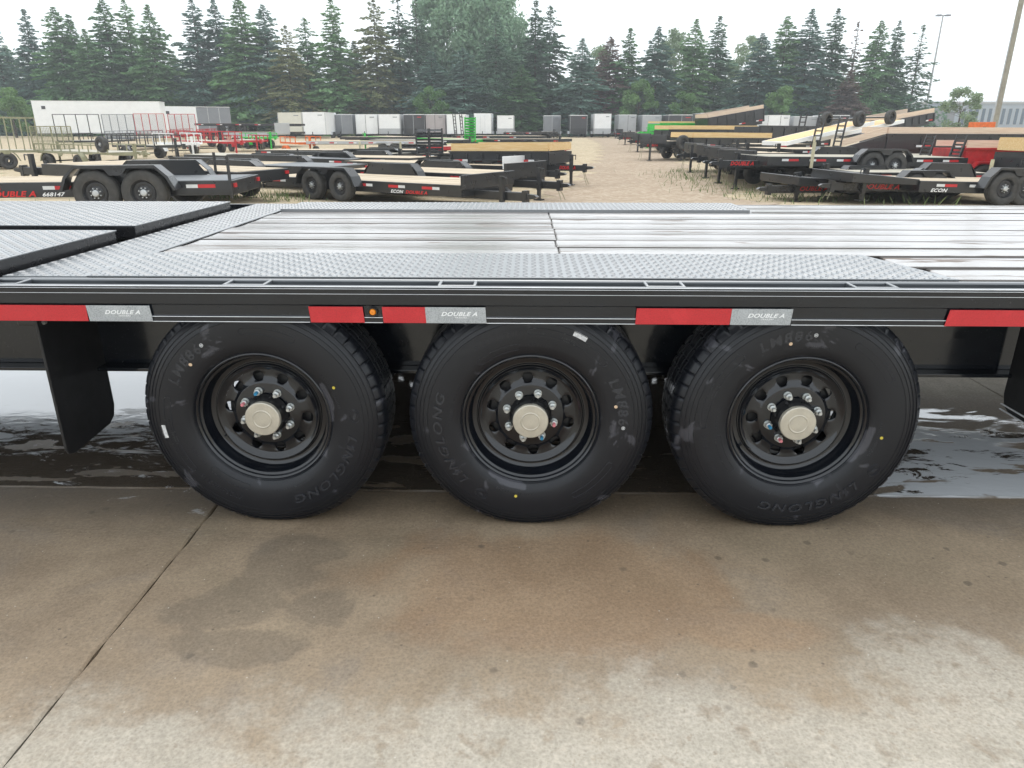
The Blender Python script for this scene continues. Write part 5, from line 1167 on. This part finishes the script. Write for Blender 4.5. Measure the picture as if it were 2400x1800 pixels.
plant_tree('broadleaf_tree', 'pale thin poplar between the spruces right of the lane, right one', 'tree', 1752, 68, 122, leafy_mesh(24, 14, 3.8, 45, 130, .22, .25, .25), 'leaf_pale', 1.0, 14)
plant_tree('broadleaf_tree', 'yellow-green small tree behind the browned spruce at the lane end', 'tree', 1412, 112, 118, leafy_mesh(25, 12, 3.6, 40, 170, .22, .25, .2), 'leaf_pale', 1.0, 12)
plant_tree('broadleaf_tree', 'bright green small tree at the foot of the poplar', 'tree', 1016, 196, 100, leafy_mesh(26, 7, 2.6, 34, 200, .17, .15, .12), 'leaf_bright', 1.0, 7)
plant_tree('broadleaf_tree', 'bright green rounded tree at the left frame edge', 'tree', 15, 212, 92, leafy_mesh(27, 5, 2.4, 30, 220, .16, .15, .15), 'leaf_bright', 1.0, 5)
plant_tree('broadleaf_tree', 'loose leafy young tree standing before the warehouse', 'tree', 2264, 203, 88, leafy_mesh(28, 6, 2.2, 34, 110, .17, .14, .12, 1.2), 'leaf_pale', 1.0, 6)
for i, (xp, yt, D, mt, lab) in enumerate(((1610,215,100,'leaf_bright','green shrub below the spruces left of the raised dump box'), (1835,205,100,'leaf_bright','green shrub below the spruces right of the raised dump box'), (1500,190,102,'leaf_bright','green shrub behind the light grey cargo trailer'), (2150,255,112,'spruce_dark','low dark shrub at the foot of the floodlight pole'))):
    plant_tree('shrub', lab, 'shrub', xp, yt, D, leafy_mesh(40+i, 6, 2.3, 26, 200, .17, .12, .1), mt, 1.0, 6)
# undergrowth closing the foot of the tree row
r = np.random.default_rng(77); n = 16000
ux = r.uniform(-75, 62, n); uy = r.uniform(112, 122, n); uz = r.random(n)**1.5*4.0
P_ = np.stack([ux, uy, uz], 1); keep = (ux < 7) | (ux > 14); P_ = P_[keep]; n = len(P_)
d1 = r.normal(0, 1, (n,3)); d1 /= np.linalg.norm(d1, axis=1)[:,None]; d2 = np.cross(d1, r.normal(0, 1, (n,3))); d2 /= np.linalg.norm(d2, axis=1)[:,None]; s = r.uniform(.25, .5, n)
V, F = cards(P_, d1*s[:,None], d2*(s*.7)[:,None]); tag(put('undergrowth', np_mesh('undergrowth', V, F), M['spruce_dark']), 'dark mass of undergrowth at the foot of the trees', 'undergrowth', kind='stuff')
# weeds on the gravel
r = np.random.default_rng(78); Vs = []
spots = [(-6.4,18.2,.9,110),(-7.6,17.6,.8,90),(-5.9,17.2,.8,50),(-8.8,16.5,1.0,50),(6.2,21.5,1.6,110),(7.0,19.4,1.6,120),(6.0,24,1.6,110),(8.2,17.8,1.8,80),(5.6,27,1.5,100),(-3.0,21,1.0,90),(6.6,30,1.8,140)]
for cx, cy, rad, n in spots:
    for _ in range(n):
        x = cx + r.normal(0, rad*.5); y = cy + r.normal(0, rad*.5); z = ground(x, y); h = r.uniform(.06, .26); a = r.uniform(0, 6.28); w_ = r.uniform(.006, .016); bx, by = r.normal(0, .35, 2)*h
        Vs += [(x-w_*math.cos(a), y-w_*math.sin(a), z), (x+w_*math.cos(a), y+w_*math.sin(a), z), (x+bx*.5+w_*.7*math.cos(a), y+by*.5, z+h*.6), (x+bx, y+by, z+h)]
V = np.array(Vs); tag(put('weeds', np_mesh('weeds', V, np.arange(len(V)).reshape(-1,4)), M['leaf_grass']), 'sparse green weeds growing through the gravel', 'weeds', kind='stuff')
# ================================================================== hazy air over the yard
hz_m = bpy.data.materials.new('smoky_air'); hz_m.use_nodes = True; t_ = hz_m.node_tree; t_.nodes.clear()
ho = t_.nodes.new('ShaderNodeOutputMaterial'); hv = t_.nodes.new('ShaderNodeVolumePrincipled'); hv.inputs['Color'].default_value = (0.93, 0.97, 1.0, 1); hv.inputs['Density'].default_value = 0.0012; hv.inputs['Anisotropy'].default_value = 0.3
t_.links.new(hv.outputs[0], ho.inputs['Volume'])
put('haze', MB().box(-140, 140, -14, 235, -1.2, 27), hz_m, kind='stuff')
